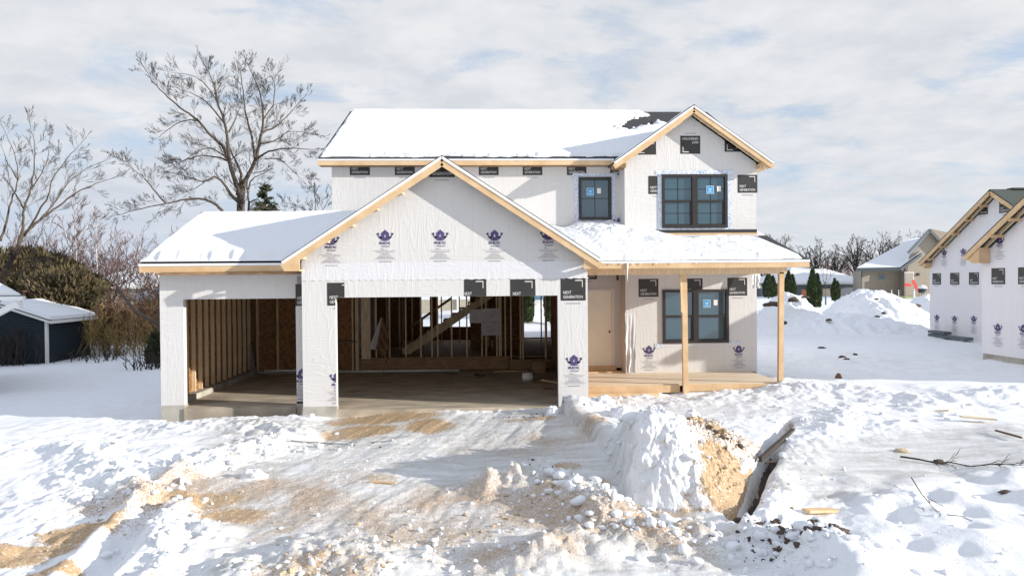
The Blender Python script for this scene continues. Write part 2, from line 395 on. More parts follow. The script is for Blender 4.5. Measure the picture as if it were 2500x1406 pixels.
# more open sky where the picture has its blue gaps
mask = ramp_mask(nt, cov, 0.44, 0.575)
cloudc = mixc(nt, ramp_mask(nt, n2, 0.35, 0.65), (4.05, 4.25, 4.55), (4.95, 5.0, 5.15))
gap = mixc(nt, 0.68, sky.outputs[0], (3.0, 3.85, 5.2))
colr = mixc(nt, mask, gap, cloudc)
hz = ramp_mask(nt, sx.outputs[2], 0.0, 0.22)
left = ramp_mask(nt, sx.outputs[0], -0.75, 0.35)
hazec = mixc(nt, left, (2.6, 3.25, 4.4), (4.15, 4.45, 4.85))
colr = mixc(nt, mth(nt, 'MULTIPLY', mth(nt, 'SUBTRACT', 1.0, hz), 0.7), colr, hazec)
up_ = ramp_mask(nt, sx.outputs[2], 0.42, 0.75)                     # sky overhead, out of view, brightened to add fill light
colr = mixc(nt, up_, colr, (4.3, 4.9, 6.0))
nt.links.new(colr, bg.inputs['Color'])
sc.view_settings.view_transform = 'Standard'; sc.view_settings.look = 'None'; sc.view_settings.gamma = 1.0; sc.view_settings.exposure = 0.76

# ------------------------------------------------------------ ground
CP = [(-7.6,0.2,-.30),(-5.5,0.1,-.14),(-3.6,-.3,-.14),(-1,-.3,-.05),(1,-.4,-.04),(2.2,-.4,.02),(4,1.0,-.03),(6,1.1,.06),(8,1.5,.14),(12,1,.15),
 (15,5,.2),(17,9,.22),(20,17,.28),(12,8,.2),(9,14,.3),(5,16,.4),(0,16,.4),(0,22,.75),(5,28,.95),(15,25,.42),(20,30,.45),(30,50,.9),(45,50,1.0),
 (-9,8,-.50),(-14,14,-.62),(-19,16,-.7),(-24,18,-.7),(-20,28,-.55),(-15,35,-.45),(-40,50,-.4),(-12,1,-.42),(-16,-2,-.45),(-8,-1.5,-.30),(-4,-8,-.40),(0,-9,-.35),
 (4,-8,-.35),(8,-6,-.25),(-9,-6,-.42),(0,-4,-.24),(-4,-3,-.27),(5,-2,-.06),(10,-2,0),(-40,-20,-.5),(40,-20,-.2),(0,-30,-.4),(0,80,1),(60,90,1.5),(-60,90,0),(0,300,1),(300,100,1.5),(-300,100,0),(0,-300,0)]
def base_h(X, Y):
    num = np.zeros_like(X); den = np.zeros_like(X)
    for (a, b2, c) in CP:
        w_ = 1.0 / ((X - a) ** 2 + (Y - b2) ** 2 + 0.35) ** 1.35
        num += w_ * c; den += w_
    return num / den
def seg_d(X, Y, a, b2):
    ax, ay = a; bx, by = b2; dx, dy = bx - ax, by - ay
    t = np.clip(((X - ax) * dx + (Y - ay) * dy) / (dx * dx + dy * dy), 0, 1)
    return np.hypot(X - ax - t * dx, Y - ay - t * dy), t
def blob(X, Y, x, y, rx, ry, ang=0.0):
    c, s = math.cos(ang), math.sin(ang); u = ((X - x) * c + (Y - y) * s) / rx; v_ = (-(X - x) * s + (Y - y) * c) / ry
    return np.exp(-(u * u + v_ * v_))
def gp(px, py, z=-.25): q = G(px, py, z); return q.x, q.y

def ground_h(X, Y, want_mask=False):
    H = base_h(X, Y)
    near = np.exp(-np.maximum(0, np.hypot(X, Y + 5) - 9) / 8.0)          # trampled building lot
    inh = ((X > -7.15) & (X < 2.3) & (Y > 0.08) & (Y < 6.5)) | ((X > -4.1) & (X < 7.6) & (Y > 3.7) & (Y < 13.3))
    # large softness
    H = H + (fbm(X * .45, Y * .45, 3, 3) - .5) * .16 * near + (fbm(X * .12, Y * .12, 5, 3) - .5) * .25 * (1 - near)
    # wheel tracks running to the garage
    c, s = math.cos(-0.36), math.sin(-0.36)
    u = X * c - Y * s * -1; u = X * math.cos(.38) - Y * math.sin(.38); v_ = X * math.sin(.38) + Y * math.cos(.38)
    dist = u + 0.35 * (fbm(X * .5, Y * .5, 9, 2) - .5)
    lot = sst(-7.2, -5.0, X + 0.35 * Y) * sst(3.2, 1.6, X + 0.1 * Y) * sst(.3, -.8, Y)
    tread = (fbm(dist * 7, v_ * .7, 21, 3) - .5)
    H = H + lot * (tread * .028 + .012 * np.sin(dist * 9 + 2 * fbm(X, Y, 2, 2)) * fbm(dist * 2, v_ * .3, 8, 2))
    # crunchy lumps
    lump = fbm(X * 3.1, Y * 3.1, 31, 5, .58)
    ridgy = 1 - np.abs(2 * fbm(X * 1.7, Y * 1.7, 33, 4) - 1)
    rough = sst(.42, .68, fbm(X * .55 + 3, Y * .55, 35, 3))
    calm = 1 - .80 * lot
    H = H + near * calm * ((lump - .5) * (.045 + .13 * rough) + (ridgy ** 3) * .05 * rough)
    M = np.zeros(X.shape + (4,)); M[..., 3] = 1
    # ridge of ploughed clods, lower left
    for pts, hgt, wd, sd in (
        ([gp(150, 1110), gp(240, 1160), gp(330, 1210), gp(400, 1260), gp(420, 1330)], .20, .34, 41),
        ([gp(420, 1180), gp(520, 1135), gp(640, 1105), gp(720, 1075)], .20, .36, 43),
        ([gp(360, 1400), gp(430, 1330), gp(500, 1290)], .14, .3, 45),
        ([gp(600, 1400, -.35), gp(760, 1370, -.35), gp(900, 1390, -.35)], .16, .45, 47),
        ([gp(1210, 1190), gp(1330, 1180), gp(1420, 1220), gp(1480, 1270)], .24, .34, 49),
        ([gp(1290, 1380, -.3), gp(1400, 1345, -.3), gp(1560, 1320, -.3), gp(1700, 1330, -.3)], .22, .36, 51),
        ([gp(1850, 1320, -.3), gp(1930, 1330, -.3), gp(2010, 1370, -.3)], .28, .34, 53),
        ([gp(1830, 1270, -.2), gp(1930, 1160, -.2), gp(2000, 1090, -.15), gp(2070, 1020, -.1)], .12, .38, 55),
        ([gp(1900, 960, 0), gp(2080, 965, 0), gp(2260, 990, 0), gp(2500, 975, 0)], .15, .5, 57),
        ([gp(1640, 985, 0), gp(1690, 985, 0)], .16, .25, 58),
        ([gp(420, 1045, -.2), gp(560, 1040, -.2), gp(700, 1050, -.15)], .10, .5, 59),
        ([gp(480, 1008, -.12), gp(600, 1012, -.12), gp(720, 1018, -.12)], .05, .25, 60)):
        for a, b2 in zip(pts[:-1], pts[1:]):
            d, t = seg_d(X, Y, a, b2)
            k = np.exp(-(d / wd) ** 2)
            H = np.where(k < .04, H, np.maximum(H, H * (1 - np.minimum(1, 6 * k)) + np.minimum(1, 6 * k) * base_h(X, Y) + hgt * k * (.35 + 1.3 * fbm(X * 4.2, Y * 4.2, sd, 4, .6)) + (lump - .5) * .11 + k * (fbm(X * 9, Y * 9, sd + 1, 3, .6) - .5) * .10)) if hgt > 0 else H
    # snow drift along the left bank, up to the garage corner
    H = H + .14 * blob(X, Y, -7.0, -3.4, 3.4, 1.3, .12) * (.5 + fbm(X * 1.1, Y * 1.1, 61, 4)) + .10 * blob(X, Y, -10.5, -2.5, 3.5, 1.8, .1)
    yd = sst(6, 9, X) * sst(24, 20, Y) * sst(1.2, 3, Y)
    H = H + yd * ((fbm(X * 1.3, Y * 1.3, 63, 4, .6) - .5) * .13 + (fbm(X * .5, Y * 2.2, 65, 3) - .5) * .08)
    # footprints and soft mounds, lower right
    r = np.random.RandomState(4)
    for i in range(95):
        x, y = r.uniform(2.8, 9.5), r.uniform(-9.0, -4.0)
        if x < 4.4 and y > -6.6: continue
        H = H - r.uniform(.05, .13) * blob(X, Y, x, y, r.uniform(.09, .2), r.uniform(.12, .26), r.uniform(0, 3))
    for i in range(26):
        x, y = r.uniform(3.5, 9.5), r.uniform(-8.6, -4.6)
        H = H + r.uniform(.05, .15) * blob(X, Y, x, y, r.uniform(.35, .7), r.uniform(.25, .45), r.uniform(0, 3))
    for i in range(40):                                                     # broken crust left
        x, y = r.uniform(-9.5, -4.0), r.uniform(-6.0, -1.0)
        H = H - r.uniform(.03, .09) * blob(X, Y, x, y, r.uniform(.06, .14), r.uniform(.1, .3), r.uniform(0, 3))
    # the wheel groove bottom left
    d, t = seg_d(X, Y, gp(215, 1400, -.35), gp(395, 1255, -.35)); H = H - .13 * np.exp(-(d / .16) ** 2) + .09 * np.exp(-((d - .36) / .14) ** 2)
    # icy track on the right
    tr = [gp(1980, 1150, -.1), gp(2120, 1110, -.08), gp(2300, 1085, -.05), gp(2600, 1060, -.02)]
    for a, b2 in zip(tr[:-1], tr[1:]):
        d, t = seg_d(X, Y, a, b2); k = np.exp(-(d / .95) ** 2)
        H = H * (1 - .8 * k) + .8 * k * (base_h(X, Y) - .07); M[..., 1] = np.maximum(M[..., 1], 1.05 * np.exp(-(d / 1.1) ** 4))
    # glazed area in front of the deck
    ic = blob(X, Y, 4.8, -.6, 3.2, 1.5, 0) ; H = H * (1 - .75 * np.minimum(1, ic)) + .75 * np.minimum(1, ic) * (base_h(X, Y) - .03)
    M[..., 1] = np.maximum(M[..., 1], .50 * ic)
    # frozen yard in shade on the right: smooth
    M[..., 1] = np.maximum(M[..., 1], .36 * blob(X, Y, 12, 6, 5, 5))
    # lot is icy grey
    M[..., 1] = np.maximum(M[..., 1], .72 * lot * (.7 + .6 * fbm(X * .8, Y * .8, 67, 3)))
    # trench beside the pile
    T = [(3.24, -6.60), (5.20, -3.2), (6.30, -1.50)]
    for i in range(2):
        d, t = seg_d(X, Y, T[i], T[i + 1]); H = H - (.55 if i == 0 else .25) * np.exp(-(d / (.12 if i == 0 else .09)) ** 2)
        M[..., 0] = np.maximum(M[..., 0], .55 * np.exp(-(d / .14) ** 2))
    # gravel patches, placed where they lie
    for (px, py, rx, ry, an, s_) in ((940, 1030, 1.15, .55, .1, 1.0), (880, 1060, .7, .45, .3, .95), (1050, 1050, .55, .6, .3, .75), (830, 1068, .4, .2, .2, .7), (490, 1213, .50, .32, .35, 1.0), (560, 1240, .6, .28, 0, .72),
            (200, 1275, .50, .28, .2, .95), (80, 1310, .55, .2, .2, .8), (30, 1330, .4, .2, 0, .8), (120, 1360, .35, .16, .3, .75), (250, 1262, .25, .12, .6, .9),
            (1380, 1140, .35, .3, .8, .6), (1290, 1040, .8, .18, 0, .55), (930, 1165, .35, .2, 0, .5), (660, 1275, .4, .16, .5, .5), (780, 1380, .9, .4, .2, .52), (1000, 1300, 1.2, .5, .3, .42),
            (1450, 1180, .35, .3, .4, .5), (1350, 1200, .5, .3, .4, .5), (1480, 1000, .5, .3, 0, .6), (1380, 1000, .45, .25, 0, .65), (1700, 1300, .5, .25, 0, .5), (2370, 1018, .3, .05, 0, .3), (2060, 905, .5, .3, 0, .35)):
        x, y = gp(px, py, -.2); M[..., 0] = np.maximum(M[..., 0], s_ * np.minimum(1, 1.5 * blob(X, Y, x, y, rx, ry, an)))
    M[..., 0] *= (.72 + .85 * fbm(X * 2.6, Y * 2.6, 71, 4))
    # grit and pebbles strewn over the lot
    gr = (.62 * blob(X, Y, -.8, -6.4, 3.4, 3.0) + .5 * blob(X, Y, 2.2, -2.0, 1.6, 1.6) + .5 * blob(X, Y, 1.9, -6.8, 1.6, 1.2) + .5 * blob(X, Y, -4.2, -5.2, 2.2, 1.4) + .35 * blob(X, Y, -1, -2.2, 3, 2.0) + .3 * blob(X, Y, -8, -5, 3, 1.2))
    M[..., 2] = np.clip(.85 * gr * (.45 + .8 * fbm(X * 1.3, Y * 1.3, 73, 4)), 0, .55)
    # fine crunch where grit lies
    H = H + M[..., 2] * near * (fbm(X * 11, Y * 11, 77, 3, .6) - .45) * .065
    # mound by the right pier and ridge to the pile
    d, t = seg_d(X, Y, (1.95, -.75), (2.35, -3.2)); kk = np.exp(-(d / .30) ** 4); H = np.where(kk < .05, H, np.maximum(H, base_h(X, Y) * 1.0 - .12 * (1 - kk) + (.10 + .26 * t) * kk * (.70 + .5 * fbm(X * 3.6, Y * 3.6, 83, 4, .6))))
    H = H + .30 * blob(X, Y, 2.05, -.55, .75, .38) * (.6 + .8 * fbm(X * 5, Y * 5, 81, 4)) + .10 * blob(X, Y, 1.2, -.5, .6, .25)
    # snow behind the house and the shallow bank by the thicket
    H = H + .5 * blob(X, Y, -1.2, 24, 5, 3) + .35 * blob(X, Y, -22, 32, 6, 2)
    # keep snow off the slab, under the deck
    H = np.where(inh, -.45, H)
    dk = (X > 2.3) & (X < 7.5) & (Y > 1.45) & (Y < 4.2); H = np.where(dk, np.minimum(H, .02), H)
    fr = (X > -3.25) & (X < 1.7) & (Y > -1.2) & (Y <= .08); H = np.where(fr, np.minimum(H, -.02 + .04 * (lump - .5)), H)
    fl = (X > -7.0) & (X < -4.0) & (Y > -0.5) & (Y <= .75); H = np.where(fl, np.minimum(H, -.05 + .10 * (lump - .5)), H)
    return (H, M) if want_mask else H
def axis(parts):
    out = [np.arange(a, b2, s_) for a, b2, s_ in parts]; return np.concatenate(out)
gx = axis([(-600, -100, 50), (-100, -40, 6), (-40, -13, .6), (-13, -9, .08), (-9, 8.5, .032), (8.5, 13, .07), (13, 30, .22), (30, 60, 3), (60, 120, 10), (120, 650, 50)])
gy = axis([(-600, -60, 50), (-60, -12, 3), (-12, -9, .2), (-9, -4, .03), (-4, 1.6, .036), (1.6, 8, .10), (8, 20, .22), (20, 45, .6), (45, 120, 6), (120, 900, 60)])
GX, GY = np.meshgrid(gx, gy)
GH, GM_ = ground_h(GX, GY, True)
ground = grid_object('ground', GX, GY, GH, 'ground', None, GM_); tag(ground, 'snow covered building lot with gravel patches and icy tracks', None, kind='structure')
def gh(x, y): return float(ground_h(np.array([[float(x)]]), np.array([[float(y)]]))[0, 0])

# ------------------------------------------------------------ snow cover laid over a roof plane
def snow_cover(name, O, U, V, nu, nv, thick, parent, matname='snow_roof', seed=1, bare=None, lift=0.0):
    """O corner, U and V edge vectors, thickness as a function of (s,t) arrays; sinks under the roof where it is bare"""
    O, U, V = Vector(O), Vector(U), Vector(V); N = U.cross(V).normalized()
    if N.z < 0: N = -N
    s_, t_ = np.meshgrid(np.linspace(0, 1, nu), np.linspace(0, 1, nv))
    T = thick(s_, t_)
    X = O.x + U.x * s_ + V.x * t_ + N.x * T; Y = O.y + U.y * s_ + V.y * t_ + N.y * T; Z = O.z + U.z * s_ + V.z * t_ + N.z * T
    return grid_object(name, X, Y, Z, matname, parent)
def edge(s_, w_): return sst(0, w_, s_) * sst(0, w_, 1 - s_)

# ------------------------------------------------------------ printed logos
_tx = {}
def text_mesh(txt, bold=0.0):
    k = (txt, bold)
    if k in _tx: return _tx[k]
    cu = bpy.data.curves.new('t', 'FONT'); cu.body = txt; cu.size = 1; cu.offset = bold; cu.resolution_u = 2
    ob = bpy.data.objects.new('t', cu); C.objects.link(ob); bpy.context.view_layer.update()
    me = ob.to_mesh(); vs = [(v_.co.x, v_.co.y) for v_ in me.vertices]
    fs = []
    me.calc_loop_triangles()
    for t in me.loop_triangles: fs.append(tuple(t.vertices))
    ob.to_mesh_clear(); bpy.data.objects.remove(ob); bpy.data.curves.remove(cu)
    x0 = min(p[0] for p in vs); x1 = max(p[0] for p in vs); y0 = min(p[1] for p in vs); y1 = max(p[1] for p in vs)
    vs = [((p[0] - x0) / (x1 - x0), (p[1] - y0) / (y1 - y0)) for p in vs]
    _tx[k] = (vs, fs); return _tx[k]
def put_text(L, txt, x0, x1, y0, y1, m, lay, bold=0.02):
    vs, fs = text_mesh(txt, bold)
    for f in fs: L.append(([(x0 + vs[i][0] * (x1 - x0), y0 + vs[i][1] * (y1 - y0)) for i in f], m, lay))
def put_rect(L, x0, x1, y0, y1, m, lay): L.append((rect(x0, x1, y0, y1), m, lay))
def logo_box(w_=.56, h=.50, torn=False):
    L = []; put_rect(L, 0, w_, 0, h, 0, 0)
    put_text(L, 'NEXT', .10 * w_, .42 * w_, .30 * h, .43 * h, 1, 1, .0); put_text(L, 'GENERATION', .10 * w_, .88 * w_, .10 * h, .23 * h, 1, 1, .0)
    put_rect(L, .58 * w_, .88 * w_, .88 * h, .915 * h, 1, 1); put_rect(L, .855 * w_, .88 * w_, .60 * h, .88 * h, 1, 1)
    x = .22 * w_
    rr = random.Random(3)
    while x < .78 * w_:
        d = rr.uniform(.01, .025); put_rect(L, x, x + d, -.075, -.052, 3, 0); x += d + .006
    return L, w_, h
def logo_crown(k=1.0):
    """purple crown, two words, signature and small print; local origin bottom centre"""
    L = []; c = .0
    def T(p): return [(c + x * k, y * k) for x, y in p]
    # arms
    for sg in (-1, 1):
        L.append((T([(sg * .075, .585), (sg * .13, .605), (sg * .165, .675), (sg * .185, .66), (sg * .135, .555), (sg * .08, .535)][::sg]), 2, 1))
        L.append((T([(sg * .135, .66), (sg * .185, .635), (sg * .2, .665), (sg * .15, .69)][::sg]), 2, 1))
    L.append((T([(-.125, .60), (-.12, .545), (0, .53), (.12, .545), (.125, .60), (.075, .585), (0, .58), (-.075, .585)]), 2, 1))
    L.append((T([(-.085, .585), (-.02, .58), (-.02, .62), (-.095, .62)]), 2, 1)); L.append((T([(.02, .58), (.085, .585), (.095, .62), (.02, .62)]), 2, 1))
    L.append((T([(-.095, .62), (-.013, .62), (-.013, .65), (.013, .65), (.013, .62), (.095, .62), (.09, .675), (.05, .715), (.03, .725), (0, .76), (-.03, .725), (-.05, .715), (-.09, .675)]), 2, 1))
    L.append((T([(-.115, .515), (-.07, .50), (0, .495), (.07, .50), (.115, .515), (.07, .53), (0, .537), (-.07, .53)]), 2, 1))
    put_text(L, 'REX', -.135 * k, .135 * k, .415 * k, .475 * k, 2, 1, .03); put_text(L, 'WRAP', -.10 * k, .11 * k, .345 * k, .39 * k, 2, 1, .0)
    rr = random.Random(5)
    put_rect(L, -.10 * k, -.05 * k, .295 * k, .315 * k, 3, 1); put_rect(L, -.05 * k, .03 * k, .290 * k, .297 * k, 3, 1)
    for y, wd, th in ((.265, .26, .006), (.065, .26, .006)): put_rect(L, -wd * k, wd * k, y * k, (y + th) * k, 3, 1)
    for y, wd in ((.225, .20), (.19, .09), (.155, .13), (.12, .16), (.09, .21), (.0, .14)):
        x = -wd
        while x < wd:
            d = rr.uniform(.008, .022); put_rect(L, x * k, min(wd, x + d) * k, y * k, (y + (.026 if y == 0 else .016)) * k, 3, 1); x += d + .008
    return L
def clip_poly(p, a, b2, c):          # keep a*x + b*y <= c
    out = []
    for i in range(len(p)):
        q, r = p[i], p[(i + 1) % len(p)]; dq = a * q[0] + b2 * q[1] - c; dr = a * r[0] + b2 * r[1] - c
        if dq <= 0: out.append(q)
        if (dq < 0 < dr) or (dr < 0 < dq):
            t = dq / (dq - dr); out.append((q[0] + t * (r[0] - q[0]), q[1] + t * (r[1] - q[1])))
    return out
def stick(L, fn, off, parent, clips=(), rot=False, dx=0, dz=0, sx_=1.0, tilt=0.0):
    """fn(u,v,d) maps to the wall; d negative stands proud of it"""
    mb = MB()
    cs, sn = math.cos(tilt), math.sin(tilt)
    for poly, m, lay in L:
        poly = [((x * cs - y * sn) * sx_, x * sn + y * cs) for x, y in poly]
        if rot: poly = [(-x, -y) for x, y in poly]
        poly = [(x + dx, y + dz) for x, y in poly]
        for a, b2, c in clips:
            if len(poly) >= 3: poly = clip_poly(poly, a, b2, c)
        if len(poly) < 3: continue
        tri = tessellate_polygon([[Vector((p[0], p[1], 0)) for p in poly]])
        mb.add([fn(p[0], p[1], off * (1 + lay * .8)) for p in poly], [tuple(t) for t in tri], m)
    if mb.f: return mb.build('printed_logo', ['printblack', 'printwhite', 'printpurple', 'printgrey'], parent, recalc=False)
BOX, BW, BH = logo_box()
CROWN = logo_crown(.94)
def XZ(px, py, Y): q = P(px, py, Y); return q.x, q.z
def box_at(px0, pyb, Y, parent, clips=(), rot=False, fn=None, w_=None, tilt=0):
    """px0 = left edge, pyb = bottom edge in the photograph"""
    x, z = XZ(px0, pyb, Y)
    if rot: x += BW; z += BH
    return stick(BOX, front(Y), -.004, parent, clips, rot, x, z, 1.0, tilt)
def crown_at(pxc, pyb, Y, parent, clips=(), k=1.0):
    x, z = XZ(pxc, pyb, Y); return stick(CROWN if k == 1.0 else logo_crown(k), front(Y), -.004, parent, clips, False, x, z)

# ------------------------------------------------------------ THE HOUSE
house = thing('unfinished_house', 'two storey house under construction, white house wrap, open double garage and snow on its roofs', 'house', (0, 5, 0))
HW = 6.06                                                    # top of the upper walls
# --- concrete
mb = MB()
mb.box(-7.28, -6.76, .6, .8, -1.2, .06); mb.box(-7.28, -7.08, .8, 6.6, -1.2, .12); mb.box(-3.96, -3.22, 0, .2, -1.2, .09); mb.box(-4.26, -3.96, .6, .8, -1.2, .10); mb.box(1.68, 2.35, 0, .2, -1.2, .0)
mb.box(2.36, 7.66, 4.3, 4.5, -1.2, .1); mb.box(7.5, 7.66, 3.62, 13.3, -1.2, .2); mb.box(3.98, 7.5, 3.62, 3.8, -1.2, .2); mb.box(-4.14, -3.98, 6.6, 13.3, -1.2, .1); mb.box(-3.98, 7.5, 13.2, 13.36, -1.2, .2)
fd = mb.build('foundation', 'concrete', house)
mb = MB(); mb.box(-3.99, 2.2, .02, 6.45, -.9, .0); mb.box(-7.08, -3.99, .62, 6.45, -.9, .0); mb.box(-6.76, -4.26, .56, .62, -.9, -.012)
mb.build('garage_slab', 'slab', house)
mb = MB(); mb.box(-4.0, 7.5, 6.62, 13.2, .36, .40); mb.box(3.98, 7.5, 3.8, 6.62, .36, .4)
mb.build('floor', 'lumber_dark', house)
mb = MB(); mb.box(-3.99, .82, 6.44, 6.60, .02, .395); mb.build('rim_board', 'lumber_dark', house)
mb = MB(); mb.box(.84, 2.2, 6.30, 6.60, .02, .33); mb.build('door_step', 'lumber_dark', house)

# --- garage front wall with its gable
AX, AZ, SL = -.845, 5.54, .655                                # apex and slope of the garage gable
def gz(x): return AZ - .16 - SL * abs(x - AX)
OP = (-3.22, 1.68, 0, 2.475)
poly = [(-3.95, .09), (-3.22, .09), (-3.22, 2.475), (1.68, 2.475), (1.68, .0), (2.35, .0), (2.35, gz(2.35)), (AX, gz(AX)), (-3.95, gz(-3.95))]
mb = MB(); mb.prism(poly, [], front(0.0), .15)
gw = mb.build('garage_wall', 'wrap', house)
mb = MB(); mb.prism([(-3.95, 2.86), (2.352, 2.86), (2.352, 3.24), (-3.952, 3.24)], [], front(-.006), .005)
mb.build('wrap_overlap', 'wrap_new', gw)
mb = MB(); r_ = random.Random(8)
x = -3.9
while x < 2.3:                                                  # scalloped lower edge of the lapped sheet
    w_ = r_.uniform(.10, .16); mb.add([(x, -.006, 2.862), (x + w_, -.006, 2.862), (x + w_ * .8, -.010, 2.848), (x + w_ * .3, -.012, 2.846)], [(0, 1, 2, 3)]); x += w_ + r_.uniform(.02, .07)
mb.build('lapped_edge', 'wrap_new', gw, recalc=False)
rake = [(SL, 1, gz(AX) + SL * AX - .01), (-SL, 1, gz(AX) - SL * AX - .01)]
box_at(1048, 433, 0, gw, rake)
for i, px in enumerate((809, 941, 1075.5, 1208, 1339)): crown_at(px, (650, 640, 639, 639, 637)[i], 0, gw, rake + [(-1, 0, 3.9)], 1.0)
box_at(799, 746, 0, gw, [(1, 0, -3.225), (0, 1, 2.48)]); box_at(799, 746, 0, gw, [(1, 0, XZ(841, 700, 0)[0]), (0, -1, -2.48)])
box_at(1126, 737, 0, gw, [(0, -1, -2.478), (-1, 0, -XZ(1133, 700, 0)[0])]); box_at(1246, 737, 0, gw, [(0, -1, -2.478)]); box_at(1369, 734, 0, gw, [(1, 0, 2.345)])
crown_at(1402, 943, 0, gw); crown_at(826, 985, 0, gw, [(1, 0, -3.225)])
# --- wing wall (single bay)
poly = [(-7.28, .06), (-6.76, .06), (-6.76, 2.455), (-4.25, 2.455), (-4.25, .06), (-3.8, .06), (-3.8, 3.12), (-7.28, 3.12)]
mb = MB(); mb.prism(poly, [], front(.6), .15); ww = mb.build('wing_wall', 'wrap', house)
box_at(720, 747, .6, ww, [(-1, 0, 4.25), (1, 0, -3.9)]); crown_at(738, 975, .6, ww, [(-1, 0, 4.245), (1, 0, -3.9)])
L = []; put_rect(L, 0, .16, 0, .5, 0, 0); L2 = []
stick([(p, 3, 0) for p, m, l in L], front(.6), -.003, ww, [], False, XZ(725, 700, .6)[0], 2.3 if False else 2.46)
x, z = XZ(498, 663.5, .6); L = []; put_rect(L, 0, .5, 0, .05, 0, 0); stick(L, front(.6), -.004, ww, [(0, 1, 3.11)], False, x, z)
# wing side walls (outside sheet over OSB)
mb = MB(); WR = .44; 
poly = [(.75, .12), (6.6, .12), (6.6, 3.12), (3.68, 4.55), (.75, 3.12)]
mb.prism(poly, [], lambda u, v, d: (-7.28 + d, u, v), .012); mb.build('side_wall', 'wrap_side', house)
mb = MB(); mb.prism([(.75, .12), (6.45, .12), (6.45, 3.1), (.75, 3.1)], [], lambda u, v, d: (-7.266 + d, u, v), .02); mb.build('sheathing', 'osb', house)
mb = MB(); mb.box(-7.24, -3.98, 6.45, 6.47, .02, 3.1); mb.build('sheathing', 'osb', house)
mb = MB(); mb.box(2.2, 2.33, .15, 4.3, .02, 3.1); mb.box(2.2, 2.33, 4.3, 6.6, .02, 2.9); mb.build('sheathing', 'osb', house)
mb = MB(); mb.box(-3.96, -3.8, .15, .75, .02, 3.0); mb.build('sheathing', 'osb', house)
# curbs along the wing
mb = MB(); mb.box(-7.08, -6.98, .8, 6.44, 0, .13); mb.box(-6.98, -4.0, 6.34, 6.44, 0, .07); mb.build('curb', 'concrete', house)

# --- studs: one mesh, copied
def stud_mesh(name, w_, d, h, m):
    mb = MB(); mb.box(-w_ / 2, w_ / 2, -d / 2, d / 2, 0, h); o = mb.build(name, m, None); me = o.data; bpy.data.objects.remove(o); return me
st_a = stud_mesh('stud', .09, .040, 2.92, 'lumber_up')         # wide face towards the bay
st_b = stud_mesh('stud', .040, .14, 2.9, 'lumber_up')
st_c = stud_mesh('stud', .042, .09, 2.5, 'lumber_up')
def put(me, name, loc, parent):
    o = bpy.data.objects.new(name, me); o.location = loc; C.objects.link(o); attach(o, parent); return o
for i in range(14): put(st_a, 'stud', (-7.198, .95 + i * .405, .13), house)
for x in (-6.98, -6.36, -5.75, -5.14, -4.53, -4.05): put(st_b, 'stud', (x, 6.37, .07), house)
for x in (-3.94, -3.89): put(st_b, 'stud', (x, 6.36, .02), house)
me = stud_mesh('corner_post', .28, .14, 2.9, 'lumber_up'); put(me, 'corner_post', (-3.66, 6.50, .4), house)
xs = [-3.35, -2.93, -2.42, -1.95, -1.60, -1.42, -.98, -.50, -.02, .11, .45, .58, 1.03 - .5 + .0, .72]
for x in xs: put(st_c, 'stud', (x, 6.53, .395), house)
for x, w2 in ((.9, 0), (1.2, 0), (1.28, 0), (2.0, 0)): put(st_c, 'stud', (x, 6.5, .33), house)
mb = MB(); mb.box(-3.99, .85, 6.46, 6.6, .395, .43); mb.build('bottom_plate', 'lumber_dark', house)
# frame of the second stud wall across the hall, and rear rooms
for x, y in ((-3.4, 9.3), (-2.95, 9.3), (-2.5, 9.3), (-3.6, 11.5), (-3.1, 11.5), (-1.6, 11.6), (-.9, 11.6), (.2, 9.6), (.55, 9.6), (.9, 9.6), (.95, 11.0), (2.4, 10.4), (2.75, 10.4), (1.55, 12.2), (2.1, 9.2)):
    put(st_c, 'stud', (x, y, .4), house)
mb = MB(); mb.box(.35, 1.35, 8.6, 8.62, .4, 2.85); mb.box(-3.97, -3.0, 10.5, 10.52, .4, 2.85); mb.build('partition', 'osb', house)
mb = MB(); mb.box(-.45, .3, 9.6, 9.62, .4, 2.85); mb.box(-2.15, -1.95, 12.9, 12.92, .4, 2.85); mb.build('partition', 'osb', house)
# ceiling and closed outer shell
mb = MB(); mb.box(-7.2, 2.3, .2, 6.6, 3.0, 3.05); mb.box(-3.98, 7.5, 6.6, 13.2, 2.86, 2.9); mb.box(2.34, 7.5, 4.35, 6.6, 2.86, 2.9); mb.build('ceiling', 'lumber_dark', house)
# rear wall with windows and the patio door
RW = [rect(P(1029, 760, 13.3).x, P(1050, 760, 13.3).x, .95, 2.4), rect(P(1068, 760, 13.3).x, P(1174, 760, 13.3).x, .92, 2.45), rect(P(1279, 760, 13.3).x, P(1344, 760, 13.3).x, .44, 2.5)]
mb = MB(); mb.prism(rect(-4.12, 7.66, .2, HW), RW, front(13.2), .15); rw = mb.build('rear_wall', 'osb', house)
# side walls of the house
mb = MB(); mb.prism([(4.35, .2), (13.2, .2), (13.2, HW), (8.75, 8.55), (4.35, HW)], [], lambda u, v, d: (7.66 - d, u, v), .14)
mb.prism([(3.75, .2), (4.35, .2), (4.35, HW), (3.75, HW)], [], lambda u, v, d: (7.66 - d, u, v), .14); mb.build('side_wall', 'wrap_side', house)
mb = MB(); mb.prism([(4.35, 3.1), (6.6, 3.1), (6.6, .1), (13.2, .1), (13.2, HW), (8.75, 8.5), (4.35, HW)], [], lambda u, v, d: (-4.18 + d, u, v), .14); mb.build('side_wall', 'wrap_side', house)

